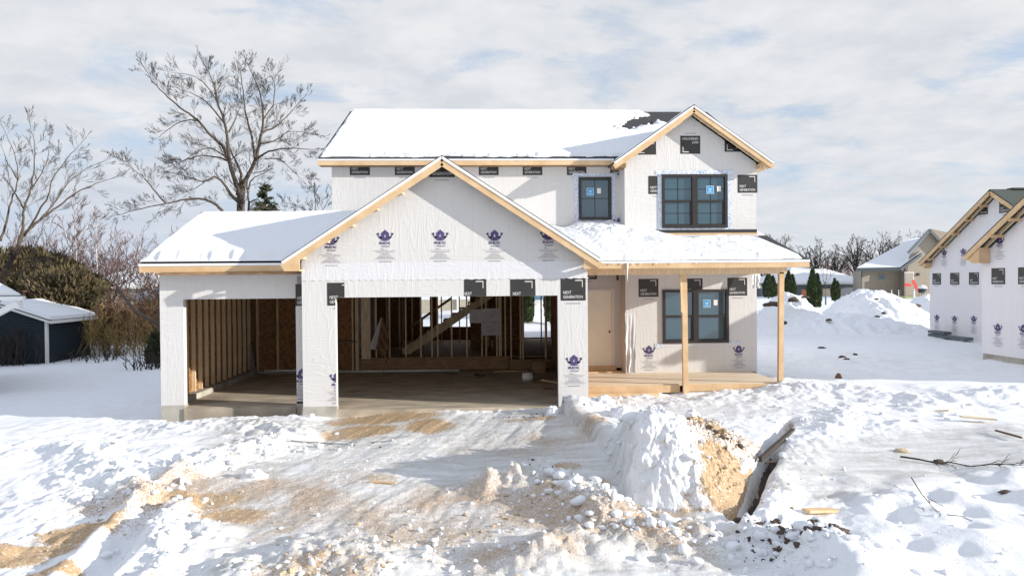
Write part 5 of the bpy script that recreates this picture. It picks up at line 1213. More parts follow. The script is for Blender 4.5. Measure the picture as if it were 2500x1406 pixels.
# thicket of leafless brush
def stems(name, n, xr, yr, hr, m, label, seed, lev=2, minr=.010, zf=None, kids=(4, 4)):
    rg = random.Random(seed); tw = Twigs()
    for i in range(n):
        x = rg.uniform(*xr); y = rg.uniform(*yr); z = gh_fast(x, y) - .1; h = rg.uniform(*hr) * (zf(x) if zf else 1)
        grow(tw, rg, Vector((x, y, z)), Vector((rg.gauss(0, .35), rg.gauss(0, .3), 1)).normalized(), h, .03, lev, .05, .22, kids, .6, .55, minr)
    o = tw.build(name, m, None); return tag(o, label, None, kind='stuff')
_bx = np.linspace(-45, 45, 91); _by = np.linspace(0, 100, 101); _BX, _BY = np.meshgrid(_bx, _by); _BH = base_h(_BX, _BY)
def gh_fast(x, y): return float(_BH[int(np.clip(round(y), 0, 100)), int(np.clip(round(x + 45), 0, 90))])
stems('thicket', 560, (-31, -15.3), (20, 27), (1.9, 3.5), 'brush', 'dense brown leafless thicket behind the shed and garage wing', 31, 3, .010, lambda x: .75 + .35 * math.sin(x * .7) * .4 + (.0 if x > -24 else .05), (3, 4, 4))
stems('brush_row', 150, (-30, -20.5), (18.8, 19.8), (1.6, 3.2), 'twig_red', 'bare reddish brush in front of the dark evergreens', 38, 3, .007, None, (3, 3, 4))
stems('thicket_twigs', 190, (-30, -14), (25, 31), (3.6, 5.8), 'twig_red', 'haze of fine reddish twigs above the thicket', 32, 3, .010, None, (3, 3, 4))
stems('yellow_shrubs', 70, (-19.5, -14.4), (17.5, 19.5), (1.0, 2.4), 'brush_yellow', 'yellowish leafless shrubs at the foot of the thicket near the garage', 33, 3, .008, None, (3, 3, 3))
stems('dry_weeds', 40, (-22.5, -19.4), (15.1, 15.7), (.6, 1.7), 'twig', 'dry dark weeds growing along the shed wall', 34, 2, .007)
stems('dry_weeds', 26, (-19.2, -16.4), (15.2, 18.2), (.3, .9), 'twig', 'dry weeds poking out of snow right of the shed', 35, 2, .007)
stems('dry_weeds', 26, (-13.9, -12.4), (11.5, 13.5), (.3, .8), 'twig', 'dark brush pile lying beside the garage corner', 36, 2, .007)

# ------------------------------------------------------------ evergreens
def leaves(cent, size, rgn, name, m, parent, elong=1.6, dirs=None):
    n = len(cent); A = rgn.randn(n, 3) if dirs is None else dirs + .35 * rgn.randn(n, 3); A /= np.linalg.norm(A, axis=1, keepdims=True)
    B = np.cross(A, rgn.randn(n, 3)); B /= np.linalg.norm(B, axis=1, keepdims=True); s = size * (.6 + .8 * rgn.rand(n, 1))
    V = np.stack([cent - B * s * .5, cent + A * s * elong * .5 - B * s * .2, cent + A * s * elong, cent + B * s * .5], 1).reshape(-1, 3)
    Fc = np.arange(4 * n).reshape(n, 4); return raw_mesh(name, V, Fc, m, parent)
def arborvitae(x, y, z, h, w_, seed, label, group, twin=True):
    t = thing('arborvitae', label, 'evergreen shrub', (x, y, z), group); rn = np.random.RandomState(seed)
    mb = MB(); mb.tube([(x, y, z - .1), (x, y, z + h * .7)], [.05, .02], 6); mb.build('trunk', 'bark', t)
    cs, dd = [], []
    for (ox, hh, ww) in (((0, 1, 1), (.42, .86, .7)) if twin else ((0, 1, 1),)):
        n = 2600; tt = rn.rand(n) ** 1.2; a = rn.uniform(0, 6.283, n); prof = np.minimum(1, (1 - tt) * 1.9 ) ** .8 * (.75 + .25 * np.minimum(1, tt * 5)) * (.82 + .3 * vn(a * 1.3 + seed, tt * 9, seed)); rr = w_ * .5 * ww * prof * (.55 + .45 * rn.rand(n) ** .4)
        cs.append(np.stack([x + ox * w_ + rr * np.cos(a), y + rr * np.sin(a), z + hh * h * tt], 1)); dd.append(np.stack([np.cos(a) * .5, np.sin(a) * .5, np.full(n, 1.4)], 1))
    leaves(np.concatenate(cs), .09 * h / 2.6, rn, 'foliage', 'arbor', t, 2.0, np.concatenate(dd))
YA = 34.0
for i, (px, ptop, pbot, wp, lab) in enumerate(((1880, 667, 716, 34, 'pair of arborvitae half hidden by the corner of the house'), (1929, 663, 716, 30, 'pair of arborvitae just right of the outer porch post'), (1988, 659, 740, 34, 'tallest pair of arborvitae, rising between the two snow heaps'), (2042, 681, 724, 22, 'smallest arborvitae, left of the higher snow heap'), (1953, 672, 716, 1, ''))):
    if wp == 1: continue
    a = P(px - 4, ptop, YA); b3 = P(px - 4, pbot, YA); arborvitae(a.x, YA, b3.z - .3, a.z - b3.z + .3, wp / (F / (YA + 15)) * .8, 40 + i, lab, 'arborvitae behind the snow heaps')
for i, px in enumerate((1288, 1343)):
    a = P(px, 690, 20); b3 = P(px, 776, 20); arborvitae(a.x, 20, b3.z - .2, a.z - b3.z + .6, .62, 50 + i, ['arborvitae seen through the patio door opening', 'arborvitae seen through the open studs beside the patio door'][i], 'arborvitae behind the house', False)
# spruce behind the wing roof
q0 = P(648, 452, 27); q1 = P(648, 720, 27); t = thing('spruce', 'spruce tip peeking over the snowy wing roof', 'tree', (q0.x, 27, .3)); rn = np.random.RandomState(9)
mb = MB(); mb.tube([(q0.x, 27, -.3), (q0.x, 27, q0.z)], [.16, .015], 8); mb.build('trunk', 'bark', t)
cs, dd = [], []
for k in range(420):
    tt = rn.rand() ** .8; z = q0.z - (q0.z - .5) * tt; L = .12 + 2.05 * tt ** .85 * (.8 + .4 * rn.rand()); a = rn.uniform(0, 6.283); m = int(10 + L * 26); s = rn.rand(m); dr = np.array([math.cos(a), math.sin(a), -.25 + .35 * 1])
    c0 = np.array([q0.x, 27, z]) + dr * (s * L)[:, None] + rn.randn(m, 3) * .05 * (.5 + L * .4); c0[:, 2] -= .10 * (s * L) ** 2 * .5; cs.append(c0); dd.append(np.tile(dr, (m, 1)) + np.array([0, 0, .3]))
leaves(np.concatenate(cs), .10, rn, 'foliage', 'spruce', t, 2.2, np.concatenate(dd))
# big dark evergreen on the left
def bushy(name, label, cx_, cy, cz, rx, ry, rz, n, m, seed, size=.16, cat='evergreen shrub'):
    t = thing(name, label, cat, (cx_, cy, gh_fast(cx_, cy))); rn = np.random.RandomState(seed)
    mb = MB(); mb.tube([(cx_, cy, gh_fast(cx_, cy) - .1), (cx_ + .1, cy, cz)], [.12, .06], 7); mb.build('trunk', 'bark', t)
    d = rn.randn(n, 3); d /= np.linalg.norm(d, axis=1, keepdims=True); az = np.arctan2(d[:, 1], d[:, 0])
    lob = .72 + .55 * vn(az * 2.0 + seed + 10, d[:, 2] * 3.2 + 5, seed) ; rad = lob * (.72 + .28 * rn.rand(n) ** .35)
    c0 = np.array([cx_, cy, cz]) + d * rad[:, None] * np.array([rx, ry, rz]); leaves(c0, size, rn, 'foliage', m, t, 2.0, d + np.array([0, 0, .8]))
    return t
for i, (px, py, rx, rz, yb, lab) in enumerate(((100, 694, 2.5, 1.5, 22, 'large olive evergreen behind the shed, lit at its right side'), (10, 706, 2.2, 1.7, 21, 'dark evergreen at the left edge behind the neighbour eave'), (155, 722, 1.8, 1.2, 20.5, 'lower evergreen right of the large olive one'))):
    q = P(px, py, yb); bushy('evergreen', lab, q.x, yb, q.z, rx, 1.6, rz, 15000, 'evergreen', 60 + i, .17)
q = P(398, 840, 15); bushy('evergreen', 'low dark evergreen at the foot of the garage side wall', q.x + .1, 15, q.z - .3, .6, .6, .8, 2600, 'spruce', 66, .13)

# ------------------------------------------------------------ buildings around
def roof_hip(mb, x0, x1, y0, y1, z0, z1, inset):
    ym = (y0 + y1) / 2; v_ = [(x0, y0, z0), (x1, y0, z0), (x1, y1, z0), (x0, y1, z0), (x0 + inset, ym, z1), (x1 - inset, ym, z1)]
    mb.add(v_, [(0, 1, 5, 4), (1, 2, 5), (2, 3, 4, 5), (3, 0, 4), (3, 2, 1, 0)])
# dark shed
gz0 = -.75; sx0, sx1, syf, syb = -23.1, -19.25, 15.9, 19.2
shed = thing('shed', 'dark blue clapboard shed with white corner boards and a snowy roof', 'shed', ((sx0 + sx1) / 2, syf, gz0))
mb = MB(); xm = (sx0 + sx1) / 2
mb.prism([(sx0, gz0 - .5), (sx1, gz0 - .5), (sx1, 1.28), (xm, 1.93), (sx0, 1.28)], [], front(syf), .1); mb.prism([(sx0, gz0 - .5), (sx1, gz0 - .5), (sx1, 1.28), (xm, 1.93), (sx0, 1.28)], [], front(syb - .1), .1)
mb.build('gable_wall', 'siding_dark', shed)
mb = MB(); mb.prism([(syf + .1, gz0 - .5), (syb - .1, gz0 - .5), (syb - .1, 1.28), (syf + .1, 1.28)], [], lambda u, v, d: (sx1 - d, u, v), .1); mb.prism([(syf + .1, gz0 - .5), (syb - .1, gz0 - .5), (syb - .1, 1.28), (syf + .1, 1.28)], [], lambda u, v, d: (sx0 + d, u, v), .1); mb.build('side_wall', 'siding_dark', shed)
for x, y in ((sx1, syf), (sx1, syb)):
    mb = MB(); mb.box(x - .09, x + .02, y - .02, y + .09, gz0 - .2, 1.26); mb.build('corner_board', 'white_trim', shed)
rf = roof_plane('roof', [(xm, syf - .2, 2.02), (sx1 + .28, syf - .2, 1.26), (sx1 + .28, syb + .2, 1.26), (xm, syb + .2, 2.02)], .06, 'shingle', shed)
rf2 = roof_plane('roof', [(xm, syf - .2, 2.02), (sx0 - .28, syf - .2, 1.26), (sx0 - .28, syb + .2, 1.26), (xm, syb + .2, 2.02)], .06, 'shingle', shed)
mb = MB(); mb.bar((xm, syf - .19, 1.93), (sx1 + .26, syf - .19, 1.17), .03, .10); mb.bar((xm, syf - .19, 1.93), (sx0 - .26, syf - .19, 1.17), .03, .10); mb.build('rake_board', 'white_trim', shed)
mb = MB(); mb.box(sx1 + .25, sx1 + .29, syf - .2, syb + .2, 1.10, 1.24); mb.build('fascia', 'white_trim', shed)
for xx in (sx1 + .28, sx0 - .28):
    snow_cover('snow_cover', (xm, syf - .2, 2.02), (xx - xm, 0, -.76), (0, syb - syf + .4, 0), 60, 60, lambda s_, t_: -.02 + .17 * sst(0, .06, 1 - s_) * edge(t_, .05), rf)
# neighbour eave at the left edge
q = P(60, 722, 5.0); ex, ez = q.x, q.z
nb = thing('neighbour_house', 'corner of a neighbouring house with white gutter and snowy eave at the left edge', 'house', (ex - 3, 5.5, -.6))
rp = roof_plane('roof', [(ex, 5.0, ez), (ex - 7, 5.0, ez), (ex - 11.5, 7.5, ez + 1.5), (ex - 4.5, 7.5, ez + 1.5)], .06, 'shingle', nb)
roof_plane('roof', [(ex, 5.0, ez), (ex - 4.5, 7.5, ez + 1.5), (ex - 6, 11, ez)], .06, 'shingle', nb)
snow_cover('snow_cover', (ex + .0, 5.0, ez), (-7, 0, 0), (-4.5, 2.5, 1.5), 50, 60, lambda s_, t_: -.02 + .15 * sst(.0, .02, s_) * sst(.0, .06, t_), rp)
mb = MB(); mb.box(ex - 7, ex + .02, 4.88, 5.0, ez - .13, ez - .01); mb.build('gutter', 'drip', nb)
mb = MB(); mb.bar((ex - .16, 4.98, ez - .20), (ex - .9, 5.1, ez - .55), .10, .16); mb.box(ex - .30, ex - .12, 4.95, 5.1, ez - .36, ez - .13); mb.bar((ex - .9, 5.1, ez - .50), (ex - 3, 5.1, ez - .98), .1, .10); mb.build('downspout', 'drip', nb)
mb = MB(); mb.box(ex - 7, ex - 1.3, 5.5, 5.65, -1, ez + .1); mb.build('wall', 'siding_tan', nb); mb = MB(); mb.add([(ex - 1.3, 5.65, -1), (ex - 5.8, 10.5, -1), (ex - 5.8, 10.5, ez + .1), (ex - 1.3, 5.65, ez + .1)], [(0, 1, 2, 3)]); mb.build('wall', 'siding_tan', nb)

def simple_house(name, label, x0, x1, y0, y1, zb, ze, zr, wallm, roofm, axis_='x', snow=True, inset=0.0, over=.4, wins=(), group=None):
    h = thing(name, label, 'house', ((x0 + x1) / 2, y0, zb), group); mb = MB()
    mb.box(x0, x1, y0, y0 + .15, zb - .6, ze); mb.box(x0, x0 + .15, y0 + .15, y1, zb - .6, ze); mb.box(x1 - .15, x1, y0 + .15, y1, zb - .6, ze); mb.box(x0 + .15, x1 - .15, y1 - .15, y1, zb - .6, ze)
    mb.build('wall', wallm, h)
    mb = MB(); roof_hip(mb, x0 - over, x1 + over, y0 - over, y1 + over, ze, zr, inset); r = mb.build('roof', roofm, h)
    mb = MB(); mb.box(x0 - over, x1 + over, y0 - over - .03, y0 - over - .003, ze - .16, ze + .03); mb.build('fascia', 'white_trim', h)
    ym = (y0 + y1) / 2
    if snow:
        for sg, yy in ((1, y0 - over), (-1, y1 + over)):
            u, t = np.meshgrid(np.linspace(0, 1, 70), np.linspace(0, 1, 26)); ins = (inset - .0) * t
            X = (x0 - over) + ins + u * ((x1 + over) - (x0 - over) - 2 * ins); Y = yy + (ym - yy) * t; Z = ze + (zr - ze) * t + .16 * sst(0, .06, t) * edge(u, .02) + .03 * fbm(X, Y, 7, 3)
            grid_object('snow_cover', X, Y, Z - .0, 'snow_roof', r)
        for xx, s in ((x0 - over, 1), (x1 + over, -1)):
            if inset > .5:
                u, t = np.meshgrid(np.linspace(0, 1, 30), np.linspace(0, 1, 26)); X = xx + s * inset * t + 0 * u; Y = (y0 - over) + (ym - y0 + over) * t + u * ((y1 - y0 + 2 * over) * (1 - t)); grid_object('snow_cover', X, Y, ze + (zr - ze) * t + .16 * sst(0, .06, t) * edge(u, .02), 'snow_roof', r)
    for (a, b3, c, d) in wins:
        mb = MB(); mb.box(a - .06, b3 + .06, y0 - .05, y0 - .003, c - .06, d + .06); wn = mb.build('window', 'white_trim', h); mb = MB(); mb.box(a, b3, y0 - .07, y0 - .052, c, d); mb.build('pane', 'glass', wn)
    return h
q = P(200, 690, 42); q2 = P(372, 638, 42)
simple_house('far_house', 'brown house with wide snowy roof, half hidden behind the thicket', q.x + .5, P(372, 690, 42).x, 42, 52, -.4, P(300, 700, 42).z, P(300, 640, 47).z, 'siding_tan', 'shingle', inset=3.0)
q = P(335, 735, 30); simple_house('far_house', 'low blue grey outbuilding with snowy roof glimpsed through the brush by the garage', P(335, 700, 30).x, P(410, 700, 30).x, 30, 35, -.5, P(370, 728, 30).z, P(370, 702, 33).z, 'siding_blue', 'shingle', inset=1.0)
# grey house on the right behind the arborvitae
y0 = 58.0; xa, xb = P(1912, 700, y0).x, P(2108, 700, y0).x; ze = P(2000, 691, y0).z; zr = P(2000, 652, y0 + 5).z
gh_ = simple_house('far_house', 'low grey house under a thick snowy roof behind the arborvitae', xa + .4, xb, y0, y0 + 10, 1.0, ze, zr, 'siding_grey', 'shingle', inset=3.2, wins=((P(2088, 700, y0).x, P(2100, 700, y0).x, P(2094, 712, y0).z, P(2094, 697, y0).z),))
simple_house('far_house', 'small roof piece of another grey house behind the corner of the new house', P(1840, 700, 66).x, P(1900, 700, 66).x, 66, 74, 1.0, P(1880, 702, 66).z, P(1880, 668, 70).z, 'siding_grey', 'shingle', inset=2)
# yard bits by the grey house
for i, (px, py, w_, h_, m, lab) in enumerate(((1971, 716, .7, .75, 'orange_box', 'orange square crate against the grey house'), (2022, 716, .6, .95, 'plywood', 'pale stacked crates against the grey house'))):
    q = P(px, py, 56.5); mb = MB(); mb.box(q.x - w_ / 2, q.x + w_ / 2, 56.5, 57.1, q.z - h_ / 2 - .3, q.z + h_ / 2); mb.box(q.x - w_ / 2 + .08, q.x + w_ / 2 - .08, 56.46, 56.49, q.z - h_ / 2 + .1, q.z + h_ / 2 - .1); tag(mb.build('crate', m, None), lab, 'crate')
# tan clapboard house
y0 = 48.0
def HX(px, y=y0): return P(px, 690, y).x
def HZ(px, py, y=y0): return P(px, py, y).z
th_ = thing('tan_house', 'tan clapboard house with snowy hip roof and back door, beyond the snow heaps', 'house', (HX(2180), y0, .9))
x0, x1, x2, x3 = HX(2103), HX(2199), HX(2216), HX(2330); zev = HZ(2150, 660)
mb = MB(); mb.box(x0, x1, y0, y0 + .15, .3, zev); mb.build('wall', 'siding_tan', th_); mb = MB(); mb.add([(x0, y0 + .15, .3), (x0 + 4.2, y0 + 9, .3), (x0 + 4.2, y0 + 9, zev), (x0, y0 + .15, zev), (x0 + .2, y0 + .15, .3), (x0 + 4.4, y0 + 9, .3), (x0 + 4.4, y0 + 9, zev), (x0 + .2, y0 + .15, zev)], [(0, 1, 2, 3), (4, 5, 6, 7), (0, 1, 5, 4), (3, 2, 6, 7)]); mb.build('side_wall', 'siding_tan', th_)
ga_x = HX(2272, y0 - 1); gz_ = HZ(2272, 566, y0 - 1)
mb = MB(); mb.prism([(x1 + .01, .3), (x3, .3), (x3, HZ(2330, 625, y0 - 1)), (ga_x, gz_), (HX(2222, y0 - 1), HZ(2222, 625, y0 - 1)), (x1 + .01, HZ(2199, 660, y0 - 1))], [], front(y0 - 1), .15); bw_ = mb.build('gable_wall', 'siding_tan', th_)
mb = MB(); mb.box(x1 + .0, x1 + .16, y0 - .84, y0 - .01, .3, zev - .1); mb.build('side_wall', 'siding_tan', th_)
rl = roof_plane('roof', [(HX(2082), y0 - .5, HZ(2082, 657, y0 - .5)), (HX(2199, y0 - 1.4), y0 - 1.4, HZ(2199, 655, y0 - 1.4)), (HX(2249, y0 - 1.4), y0 - 1.4, HZ(2249, 619, y0 - 1.4)), (HX(2260, y0 + 5), y0 + 5, HZ(2260, 582, y0 + 5)), (HX(2226, y0 + 5), y0 + 5, HZ(2226, 586, y0 + 5))], .10, 'gutter_grey', th_)
pa = [Vector((HX(2086), y0 - .45, HZ(2086, 655, y0 - .45))), Vector((HX(2198, y0 - 1.3), y0 - 1.3, HZ(2198, 653, y0 - 1.3))), Vector((HX(2247, y0 - 1.3), y0 - 1.3, HZ(2247, 617, y0 - 1.3))), Vector((HX(2259, y0 + 5), y0 + 5, HZ(2259, 580, y0 + 5))), Vector((HX(2227, y0 + 5), y0 + 5, HZ(2227, 584, y0 + 5)))]
roof_plane('snow_cover', [p + Vector((0, 0, .08)) for p in pa], .07, 'snow_roof', rl)
mb = MB(); mb.bar((HX(2082), y0 - .53, HZ(2082, 660, y0 - .5)), (HX(2199, y0 - 1.4), y0 - 1.43, HZ(2199, 658, y0 - 1.4)), .06, .18); mb.bar((HX(2199, y0 - 1.4), y0 - 1.43, HZ(2199, 658, y0 - 1.4)), (HX(2249, y0 - 1.4), y0 - 1.43, HZ(2249, 622, y0 - 1.4)), .06, .22); mb.build('gutter', 'gutter_grey', th_)
gy_ = y0 - 1.5
mb = MB(); mb.bar((HX(2270, gy_), gy_, HZ(2270, 561, gy_)), (HX(2217, gy_), gy_, HZ(2217, 618, gy_)), .06, .25); mb.bar((HX(2270, gy_), gy_, HZ(2270, 561, gy_)), (HX(2325, gy_), gy_, HZ(2325, 618, gy_)), .06, .25); mb.build('rake_board', 'gutter_grey', th_)
roof_plane('roof', [(HX(2272, gy_), gy_, HZ(2272, 558, gy_)), (HX(2330, gy_), gy_, HZ(2330, 618, gy_)), (HX(2330, gy_) + 9, y0 + 8, HZ(2330, 618, gy_)), (HX(2272, gy_) + 9, y0 + 8, HZ(2272, 558, gy_) + .1)], .1, 'shingle_brown', th_)
mb = MB(); mb.box(HX(2142), HX(2161), y0 - .06, y0 - .003, HZ(2150, 684), HZ(2150, 669)); wn = mb.build('window', 'tan_door', th_); mb = MB(); mb.box(HX(2144), HX(2159), y0 - .08, y0 - .061, HZ(2150, 682), HZ(2150, 671)); mb.build('pane', 'glass', wn)
yd = y0 - 1; mb = MB(); mb.box(HX(2208, yd), HX(2231, yd), yd - .05, yd - .003, HZ(2220, 722, yd), HZ(2220, 664, yd)); dr2 = mb.build('door', 'white_trim', th_); mb = MB(); mb.box(HX(2210, yd), HX(2229, yd), yd - .08, yd - .051, HZ(2220, 721, yd), HZ(2220, 666, yd)); mb.build('door_leaf', 'tan_door', dr2)
mb = MB(); mb.box(HX(2238, yd), HX(2243, yd), yd - .15, yd - .003, HZ(2240, 673, yd), HZ(2240, 667, yd)); mb.build('wall_lamp', 'bronze', th_)
mb = MB(); mb.box(HX(2102), HX(2104), y0 - .08, y0 - .003, .6, HZ(2103, 662)); mb.build('downspout', 'gutter_grey', th_)
# its deck skirt, rail posts, grill, ornament
yk = 45.5; mb = MB(); mb.box(P(2178, 700, yk).x, P(2262, 700, yk).x, yk, yk + .1, .2, P(2200, 724, yk).z); mb.box(P(2178, 700, yk).x, P(2262, 700, yk).x, yk + .1, y0 - 1.01, P(2200, 724, yk).z - .12, P(2200, 724, yk).z)
dk2 = mb.build('deck', 'green_board', th_)
for px in (2177, 2194):
    q = P(px, 710, yk); mb = MB(); mb.tube([(q.x, yk, q.z - .5), (q.x, yk, q.z + .1)], .04, 6); mb.build('rail_post', 'white_trim', dk2)
q = P(2250, 706, 45.8); gr2 = thing('grill', 'dark blue kettle grill with snow on its lid, on the deck of the tan house', 'grill', (q.x, 45.8, q.z - .9))
def lathe(mb, x, y, prof, n=18, m=0):
    o = len(mb.v)
    for r_2, z in prof:
        for k in range(n): mb.v.append((x + r_2 * math.cos(2 * math.pi * k / n), y + r_2 * math.sin(2 * math.pi * k / n), z))
    for i in range(len(prof) - 1):
        for k in range(n): mb.f.append((o + i * n + k, o + i * n + (k + 1) % n, o + (i + 1) * n + (k + 1) % n, o + (i + 1) * n + k)); mb.m.append(m)
mb = MB(); lathe(mb, q.x, 45.8, [(.02, q.z - .35), (.28, q.z - .28), (.42, q.z - .05), (.45, q.z + .06)]); mb.build('bowl', 'grill_blue', gr2, True)
mb = MB(); lathe(mb, q.x, 45.8, [(.46, q.z + .06), (.44, q.z + .18), (.28, q.z + .34), (.02, q.z + .40)]); mb.build('lid', 'snow', gr2, True)
for k in range(3):
    a = 2.1 * k; mb = MB(); mb.tube([(q.x + .15 * math.cos(a), 45.8 + .15 * math.sin(a), q.z - .25), (q.x + .35 * math.cos(a), 45.8 + .35 * math.sin(a), q.z - .95)], .02, 6); mb.build('leg', 'bronze', gr2)
q = P(2232, 706, 45.2); og = thing('yard_ornament', 'white post with two red paddle shaped blades beside the kettle grill', 'ornament', (q.x, 45.2, q.z - .8))
mb = MB(); mb.bar((q.x, 45.2, q.z - .8), (q.x, 45.2, q.z + .25), .12, .12); mb.build('post', 'white_trim', og)
for (aa, bb, ww) in (((2209, 695), (2222, 696), .28), ((2229, 684), (2238, 704), .26)):
    A = P(*aa, 45.1); B = P(*bb, 45.1); mb = MB(); mb.bar(A, B, .05, ww, up=(0, 0, 1)); mb.bar(B, B.lerp(A, -.35), .04, ww * .4, up=(0, 0, 1)); mb.build('blade', 'red', og)

# ------------------------------------------------------------ neighbouring house under construction (right)
nh = thing('unfinished_neighbour_house', 'second house under construction at the right edge, wrapped gables and green shingles', 'house', (19, 8, .2))
XN, XF = 15.9, 19.8
def ncl(apx, apz, sl): return [(sl, 1, apz + sl * apx), (-sl, 1, apz - sl * apx)]
def sideboard(poly, x, name, m, par, t=.15):
    mb = MB(); mb.prism(poly, [], lambda u, v, d: (x + d, u, v), t); return mb.build(name, m, par)
def YZ(px, py, X):
    d = CM @ Vector(((px - 1250) / F, -(py - 703) / F, -1)); k = (X - CAMP.x) / d.x; q = CAMP + d * k; return q.y, q.z
# far wing
ay, az_ = YZ(2416, 462, XF - .35); ty, tz = YZ(2243, 640, XF - .35); slf = (az_ - tz) / (ty - ay)
wy1 = YZ(2270, 700, XF)[0]; wy0 = ay - (wy1 - ay); zf1 = YZ(2275, 822, XF)[1]
fz = az_ - .22
fw = sideboard([(wy1, zf1), (wy1, fz - slf * (wy1 - ay)), (ay, fz), (wy0, fz - slf * (ay - wy0)), (wy0, zf1)], XF, 'gable_wall', 'wrap_side', nh)
mb = MB(); mb.box(XF + .02, XF + .2, wy0, wy1 - .02, -.6, zf1); mb.build('foundation', 'concrete', nh)
mb = MB(); mb.box(XF + .15, XF + 8, wy1 - .15, wy1 - .001, zf1, fz - slf * (wy1 - ay)); mb.box(XF + .15, XF + 8, wy0 + .001, wy0 + .15, zf1, fz - slf * (ay - wy0)); mb.build('side_wall', 'wrap', nh)
for sg in (1, -1):
    te = ay + sg * (ty - ay); rr_ = roof_plane('roof', [(XF - .35, ay, az_), (XF - .35, te, tz), (XF + 9, te, tz), (XF + 9, ay, az_)], .05, 'shingle_green', nh)
    mb = MB(); mb.bar((XF - .34, ay, az_ - .14), (XF - .34, te, tz - .14), .035, .15); mb.build('rake_board', 'lumber', rr_)
    mb = MB(); mb.bar((XF - .12, ay, az_ - .17), (XF - .12, te, tz - .17), .04, .10); mb.build('rafter', 'lumber_up', rr_)
    for i in range(5):
        t = (i + .7) / 5.4; y = ay + (te - ay) * t; z = az_ + (tz - az_) * t - .16; mb = MB(); mb.box(XF - .32, XF - .002, y - .04, y + .04, z - .12, z - .03); mb.build('lookout', 'lumber', rr_)
    mb = MB(); mb.prism([(te, tz - .08), (te - sg * .3, tz - .28), (te - sg * .45, tz - .06)], [], lambda u, v, d: (XF - .31 + d, u, v), .3); mb.build('eave_return', 'lumber', rr_)
mb = MB(); mb.bar((XF + .5, ay + .05, az_ + .02), (XF + 9, ay + .05, az_ + .02), .35, .05); mb.build('ridge_cap', 'flash_black', nh)
fs_ = lambda X: (lambda u, v, d: (X + d, -u, v))
def nlogo(L, px, pyb, X, par, clips=(), k=1):
    y, z = YZ(px, pyb, X); return stick(L, fs_(X), -.006, par, clips, False, -y, z)
cf = [(slf, 1, fz + slf * (-ay)), (-slf, 1, fz - slf * (-ay))]
for px, pb in ((2277, 695), (2320, 695), (2366, 695)): nlogo(BOX, px, pb, XF, fw, cf)
for px, pb in ((2387, 526), (2440, 521)): nlogo(BOX, px, pb, XF, fw, cf)
for px, pb in ((2306, 650), (2352, 648), (2288, 807), (2331, 811), (2378, 813)): nlogo(CROWN, px, pb, XF, fw, cf)
# near wing
ny1 = YZ(2397, 700, XN)[0]; zf2 = YZ(2400, 862, XN)[1]; ty2, tz2 = YZ(2353, 622, XN - .4); ayn = ny1 - 2.75; ny0 = ayn - 2.75; azn = tz2 + .645 * (ty2 - ayn); fz2 = azn - .22; sl2 = .645
nw = sideboard([(ny1, zf2), (ny1, fz2 - sl2 * (ny1 - ayn)), (ayn, fz2), (ny0, fz2 - sl2 * (ayn - ny0)), (ny0, zf2)], XN, 'gable_wall', 'wrap_side', nh)
mb = MB(); mb.box(XN + .02, XN + .2, ny0, ny1 - .02, -.6, zf2); mb.build('foundation', 'concrete', nh)
mb = MB(); mb.box(XN + .15, XF + 2, ny1 - .15, ny1 - .001, -.3, fz2 - sl2 * (ny1 - ayn)); mb.box(XN + .15, XF + 4, ny0 + .001, ny0 + .15, -.3, fz2 - sl2 * (ayn - ny0)); mb.build('side_wall', 'wrap', nh)
for sg in (1, -1):
    te = ayn + sg * (ty2 - ayn); rr_ = roof_plane('roof', [(XN - .4, ayn, azn), (XN - .4, te, tz2), (XF + 6, te, tz2), (XF + 6, ayn, azn)], .05, 'shingle_green', nh)
    mb = MB(); mb.bar((XN - .39, ayn, azn - .14), (XN - .39, te, tz2 - .14), .035, .15); mb.build('rake_board', 'lumber', rr_)
    mb = MB(); mb.bar((XN - .14, ayn, azn - .17), (XN - .14, te, tz2 - .17), .04, .10); mb.build('rafter', 'lumber_up', rr_)
    for i in range(4):
        t = (i + .7) / 4.4; y = ayn + (te - ayn) * t; z = azn + (tz2 - azn) * t - .16; mb = MB(); mb.box(XN - .37, XN - .002, y - .04, y + .04, z - .12, z - .03); mb.build('lookout', 'lumber', rr_)
    mb = MB(); mb.prism([(te, tz2 - .08), (te - sg * .3, tz2 - .28), (te - sg * .62, tz2 - .28), (te - sg * .62, tz2 + .2)], [], lambda u, v, d: (XN - .36 + d, u, v), .35); mb.build('eave_return', 'lumber', rr_)
for px, pb in ((2421, 694), (2486, 694)): nlogo(BOX, px, pb, XN, nw)
for px, pb in ((2442, 633), (2437, 845), (2499, 850)): nlogo(CROWN, px, pb, XN, nw)
# stacked dark pipe bundle at the foundation
for i, (z, l) in enumerate(((.0, 1), (.14, .55))):
    a = YZ(2272, 838, XF - .5)[0]; b3 = YZ(2365, 838, XF - .5)[0]; mb = MB(); mb.box(XF - .62, XF - .3, b3 if l == 1 else a + (b3 - a) * .45, a, gh_fast(XF - .5, a) + .05 + z, gh_fast(XF - .5, a) + .16 + z)
    tag(mb.build('siding_bundle', 'gutter_grey', None), ['long flat grey bundle lying along the neighbour foundation', 'shorter grey bundle on top of the long one at the neighbour foundation'][i], 'bundle')

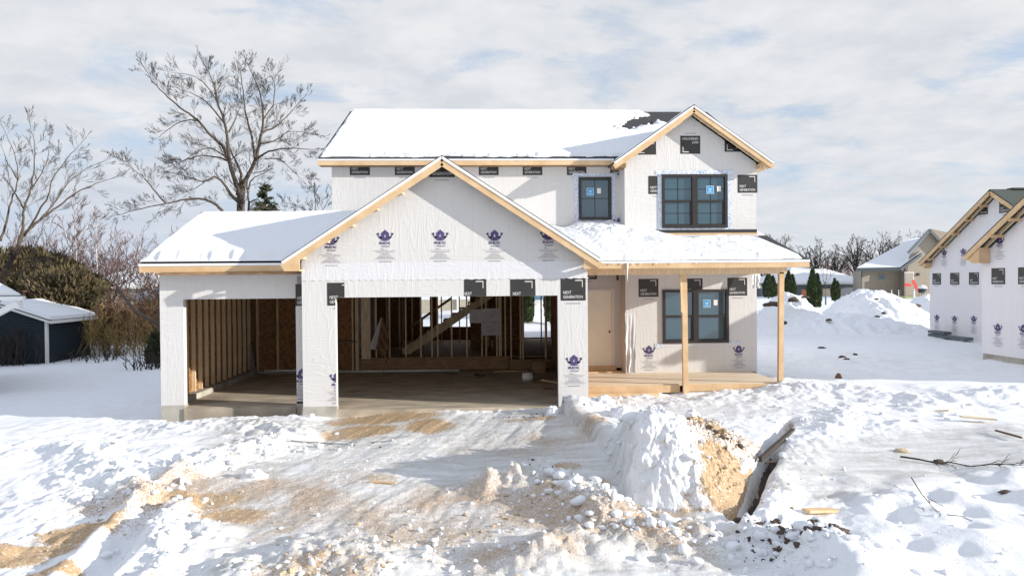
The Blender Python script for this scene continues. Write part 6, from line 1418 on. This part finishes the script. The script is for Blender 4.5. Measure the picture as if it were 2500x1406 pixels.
# ------------------------------------------------------------ snow heaps on the right
def heap(label, px0, px1, pxt, pyt, yb, depth, seed, skew=1.0, zb=.35):
    a = P(px0, 760, yb).x; b3 = P(px1, 760, yb).x; zt = P(pxt, pyt, yb).z; xt = P(pxt, 760, yb).x
    X, Y = np.meshgrid(np.linspace(a - 1.5, b3 + 1.5, 170), np.linspace(yb - depth * 1.15, yb + depth * 1.15, 110))
    u = np.where(X < xt, (xt - X) / (xt - a), (X - xt) / (b3 - xt)); v_ = (Y - yb) / depth; d = np.sqrt(u * u + v_ * v_)
    prof = (.5 + .5 * np.cos(np.pi * np.clip(d, 0, 1))) ** .85
    H = base_h(X, Y) - .15 + (zt - zb + .15) * prof * (.93 + .16 * (fbm(X * .9, Y * .9, seed, 4) - .5)) + (fbm(X * 2.2, Y * 2.2, seed + 1, 5, .6) - .5) * .40 * np.clip(prof * 3, 0, 1) + (1 - np.abs(2 * fbm(X * 1.3, Y * 1.3, seed + 2, 3) - 1) - .5) * .22 * np.clip(prof * 3, 0, 1)
    o = grid_object('snow_heap', X, Y, H, 'snow', None); return tag(o, label, 'snow pile', 'snow heaps beyond the yard')
heap('left snow heap with dark earth clods on top, past the outer porch post', 1810, 2045, 1920, 709, 18.5, 3.4, 111)
heap('highest snow heap, right of the arborvitae, in front of the tan house', 1985, 2330, 2112, 702, 20.5, 4.2, 113)
heap('broad low snow bank joining the two large heaps at their foot', 1780, 2330, 2050, 762, 16.6, 3.0, 117)
heap('rightmost low snow heap by the neighbour house corner', 2190, 2330, 2262, 718, 25, 3.0, 115)
for i, (px, py, sx_, sz, Y_, lab) in enumerate(((1885, 742, .38, .13, 16.3, 'widest dark earth clod on the left snow heap, behind the porch post'), (1938, 731, .26, .13, 16.8, 'dark earth clod near the top of the left snow heap'), (1967, 724, .18, .06, 17.0, 'thin dark earth clod at the right shoulder of the left snow heap'), (1912, 787, .16, .09, 14.6, 'small earth clod low on the left snow heap'), (2024, 779, .10, .05, 15.5, 'orange brown leaf clump between the two large heaps'), (2108, 770, .10, .05, 16.8, 'reddish clod on the face of the highest heap'), (2142, 771, .09, .05, 16.8, 'grey clod right of the reddish one on the highest heap'), (2158, 763, .07, .07, 17, 'pointed dark clod on the highest heap'), (2140, 729, .08, .05, 18.5, 'dark chip high on the highest heap'), (2237, 745, .25, .10, 23.5, 'dark clod at the foot of the rightmost low heap'))):
    q = P(px, py, Y_); rock('earth_clod', px, py + 2, sx_, .15, sz, 'dirt_clod', lab, 'earth clod', 70 + i, Y=Y_, group='earth clods on the snow heaps')
for i, (px, py, sx_, lab) in enumerate(((2006, 852, .14, 'flat brown earth lump in the shaded yard, left of the crumbly one'), (2056, 874, .12, 'crumbly brown lump in the middle of the shaded yard'), (2068, 877, .10, 'brown lump touching the crumbly one in the shaded yard'), (2087, 866, .07, 'small lump right of the crumbly one in the shaded yard'), (2046, 912, .09, 'brown leafy tuft at the near edge of the shaded yard'))):
    rock('earth_clod', px, py, sx_, .08, .05 if i < 4 else .12, 'dirt_clod' if i < 4 else 'brush', lab, 'earth clod', 90 + i, z=.2)

# cream fence and pool behind the house, seen through the rear windows
fy = 27.0; xa, xb = P(1020, 750, fy).x, P(1215, 750, fy).x
fc = thing('fence', 'cream board fence seen through the rear windows of the garage house', 'fence', ((xa + xb) / 2, fy, .8))
mb = MB(); mb.box(xa, xb, fy, fy + .05, .3, P(1100, 731, fy).z); mb.build('fence_panel', 'fence_cream', fc)
for i in range(5):
    x = xa + (xb - xa) * i / 4; mb = MB(); mb.box(x - .07, x + .07, fy - .08, fy - .003, .3, P(1100, 729, fy).z); mb.build('fence_post', 'white_trim', fc)
q = P(1310, 735, 38); pl = thing('pool', 'round above ground pool with blue cover behind the patio door', 'pool', (q.x, 38, .9))
mb = MB(); lathe(mb, q.x, 40, [(2.4, .5), (2.4, q.z + .1), (2.45, q.z + .12)], 36); mb.build('pool_wall', 'white_trim', pl, True); mb = MB(); lathe(mb, q.x, 40, [(2.4, q.z + .05), (2.3, q.z + .35), (.1, q.z + .45)], 36); mb.build('cover', 'siding_blue', pl, True)

# ------------------------------------------------------------ far trees on the right
rg = random.Random(77)
def far_tree(px, ptop, wpx, Y, seed, lab, spread=.8):
    rg = random.Random(seed); q = P(px, ptop, Y); z0 = 1.2; h = q.z - z0; t = thing('bare_tree', lab, 'tree', (q.x, Y, z0), 'leafless trees on the right horizon'); mb = MB(); tw = Twigs()
    base = Vector((q.x, Y, z0 - .4)); top = base + Vector((rg.uniform(-.3, .3), 0, h * .38 + .4)); mb.tube([base, base.lerp(top, .5) + Vector((rg.uniform(-.1, .1), 0, 0)), top], [.26, .2, .15], 7)
    W = wpx / (F / (Y + 15)) / 2
    for k in range(9):
        a = rg.uniform(-1, 1); d = Vector((a * W * .9, rg.uniform(-1, 1) * W * .7, h * .60 * (1.05 - .45 * abs(a)))); L = d.length
        grow(tw, rg, base.lerp(top, rg.uniform(.55, 1)), d.normalized(), L, .12, 3, .02, .16, (4, 4, 5), spread, .48, .016)
    mb.build('trunk', 'bark', t, True); tw.build('crown', 'twig', t)
fl = [(1905, 568, 90, 75, 'leafless tree just above the bare corner of the porch roof'), (1862, 575, 80, 80, 'leafless tree half hidden by the wall of the new house'), (1992, 580, 70, 62, 'thin dark leafless tree standing alone right of the porch roof'), (2045, 600, 80, 78, 'low leafless tree behind the grey house, second right of the porch roof'), (2092, 577, 90, 74, 'broad leafless tree left of the tan house roof'), (2150, 568, 95, 72, 'leafless tree rising behind the snowy slope of the tan house'), (2205, 560, 110, 70, 'leafless tree with dense crown over the tan house ridge'), (2262, 560, 80, 80, 'leafless tree between the tan house and the neighbour gable'), (1950, 600, 70, 90, 'small far leafless tree behind the snowy roof of the grey house'), (2020, 615, 60, 95, 'far low tree in the gap of the right tree line'), (2120, 600, 80, 92, 'far tree filling the gap beside the tan house roof')]
for i, (px, pt, w_, Y, lab) in enumerate(fl): far_tree(px, pt, w_, Y, 200 + i, lab)
rgs = random.Random(5); tw = Twigs()
for i in range(260):
    x = rgs.uniform(30, 85); y = rgs.uniform(88, 105); grow(tw, rgs, Vector((x, y, 1.3)), Vector((rgs.gauss(0, .3), 0, 1)).normalized(), rgs.uniform(2.5, 4.6), .06, 2, .03, .2, (4, 4), .7, .5, .02)
tag(tw.build('far_brush', 'twig_red', None), 'low brown brush along the right horizon', None, kind='stuff')
tw = Twigs()
for i in range(260):
    x = rgs.uniform(-75, -28); y = rgs.uniform(60, 75); grow(tw, rgs, Vector((x, y, -.3)), Vector((rgs.gauss(0, .3), 0, 1)).normalized(), rgs.uniform(3, 7), .06, 2, .03, .2, (4, 4), .7, .5, .02)
tag(tw.build('far_brush', 'twig_red', None), 'far brown brush behind the houses on the left', None, kind='stuff')
# thin tree before the grey house
q = P(2016, 735, 33); t = tree_thing('young_tree', 'young staked tree with a thin crown between the arborvitae', q.x, 33, q.z)
limbs(t, rg, 33, [([(2016, 735), (2015, 700), (2015, 690)], .03, .02, 0), ([(2015, 695), (2008, 675), (2004, 660)], .02, .008, .3), ([(2015, 695), (2018, 672), (2020, 655)], .02, .008, -.3), ([(2015, 693), (2026, 680), (2032, 668)], .02, .008, 0)], 'bark', 'twig', dens=2.5, lev=1, tlen=.5, minr=.009)
mb = MB(); a = P(2016, 734, 33); mb.tube([a + Vector((0, 0, -.3)), a + Vector((0, 0, .35))], .06, 8); mb.build('trunk_guard', 'siding_blue', t)

# fallen branches in the foreground, lower right
def ground_branch(label, pts, rad, seed, n, L):
    rg = random.Random(seed); S = []
    for p in pts:
        q = G(*p, -.1); z = float(surf(np.array([q.x]), np.array([q.y]))[0]) + .03; S.append(G(*p, z + .03))
    t = thing('fallen_branch', label, 'branch', S[0]); mb = MB(); mb.tube(S, [rad * (1 - .7 * i / (len(S) - 1)) for i in range(len(S))], 6); mb.build('limb', 'twig', t, True); tw = Twigs()
    for i in range(n):
        k = rg.uniform(.25, .98) * (len(S) - 1); j = int(k); q = S[j].lerp(S[j + 1], k - j); d = (S[j + 1] - S[j]).normalized() + Vector((rg.gauss(0, .5), rg.gauss(0, .6), rg.uniform(-.05, .25))); grow(tw, rg, q, d.normalized(), L * rg.uniform(.5, 1), rad * .4, 1, .0, .2, (3,), .6, .5, .0035)
    tw.build('twigs', 'twig', t)
ground_branch('long fallen branch with many twigs on the snow at the right edge', [(2198, 1114), (2245, 1121), (2290, 1131), (2320, 1128), (2370, 1138), (2430, 1132), (2498, 1136)], .017, 3, 15, .36)
ground_branch('thin twig lying in the snow right of the pale board', [(2225, 1165), (2250, 1205), (2275, 1235), (2290, 1252)], .008, 4, 3, .25)
ground_branch('short thin twig near the footprints, below the other twig', [(2312, 1256), (2335, 1258), (2358, 1261)], .007, 5, 1, .15)
ground_branch('curved twig at the lower right of the long fallen branch', [(2200, 1218), (2225, 1232), (2258, 1242)], .006, 6, 2, .15)
rock('dirt_lump', 2202, 1092, .14, .07, .05, 'stone_tan', 'tan lump at the near edge of the icy track', 'earth lump', 14, -.1)
rock('dirt_lump', 2292, 1110, .10, .07, .04, 'dirt_clod', 'brown lump above the long fallen branch', 'earth lump', 15, -.1)
rock('dirt_lump', 2455, 1177, .09, .03, .03, 'dirt_clod', 'dark flat chip in the snow at the right edge', 'earth lump', 17, -.1)
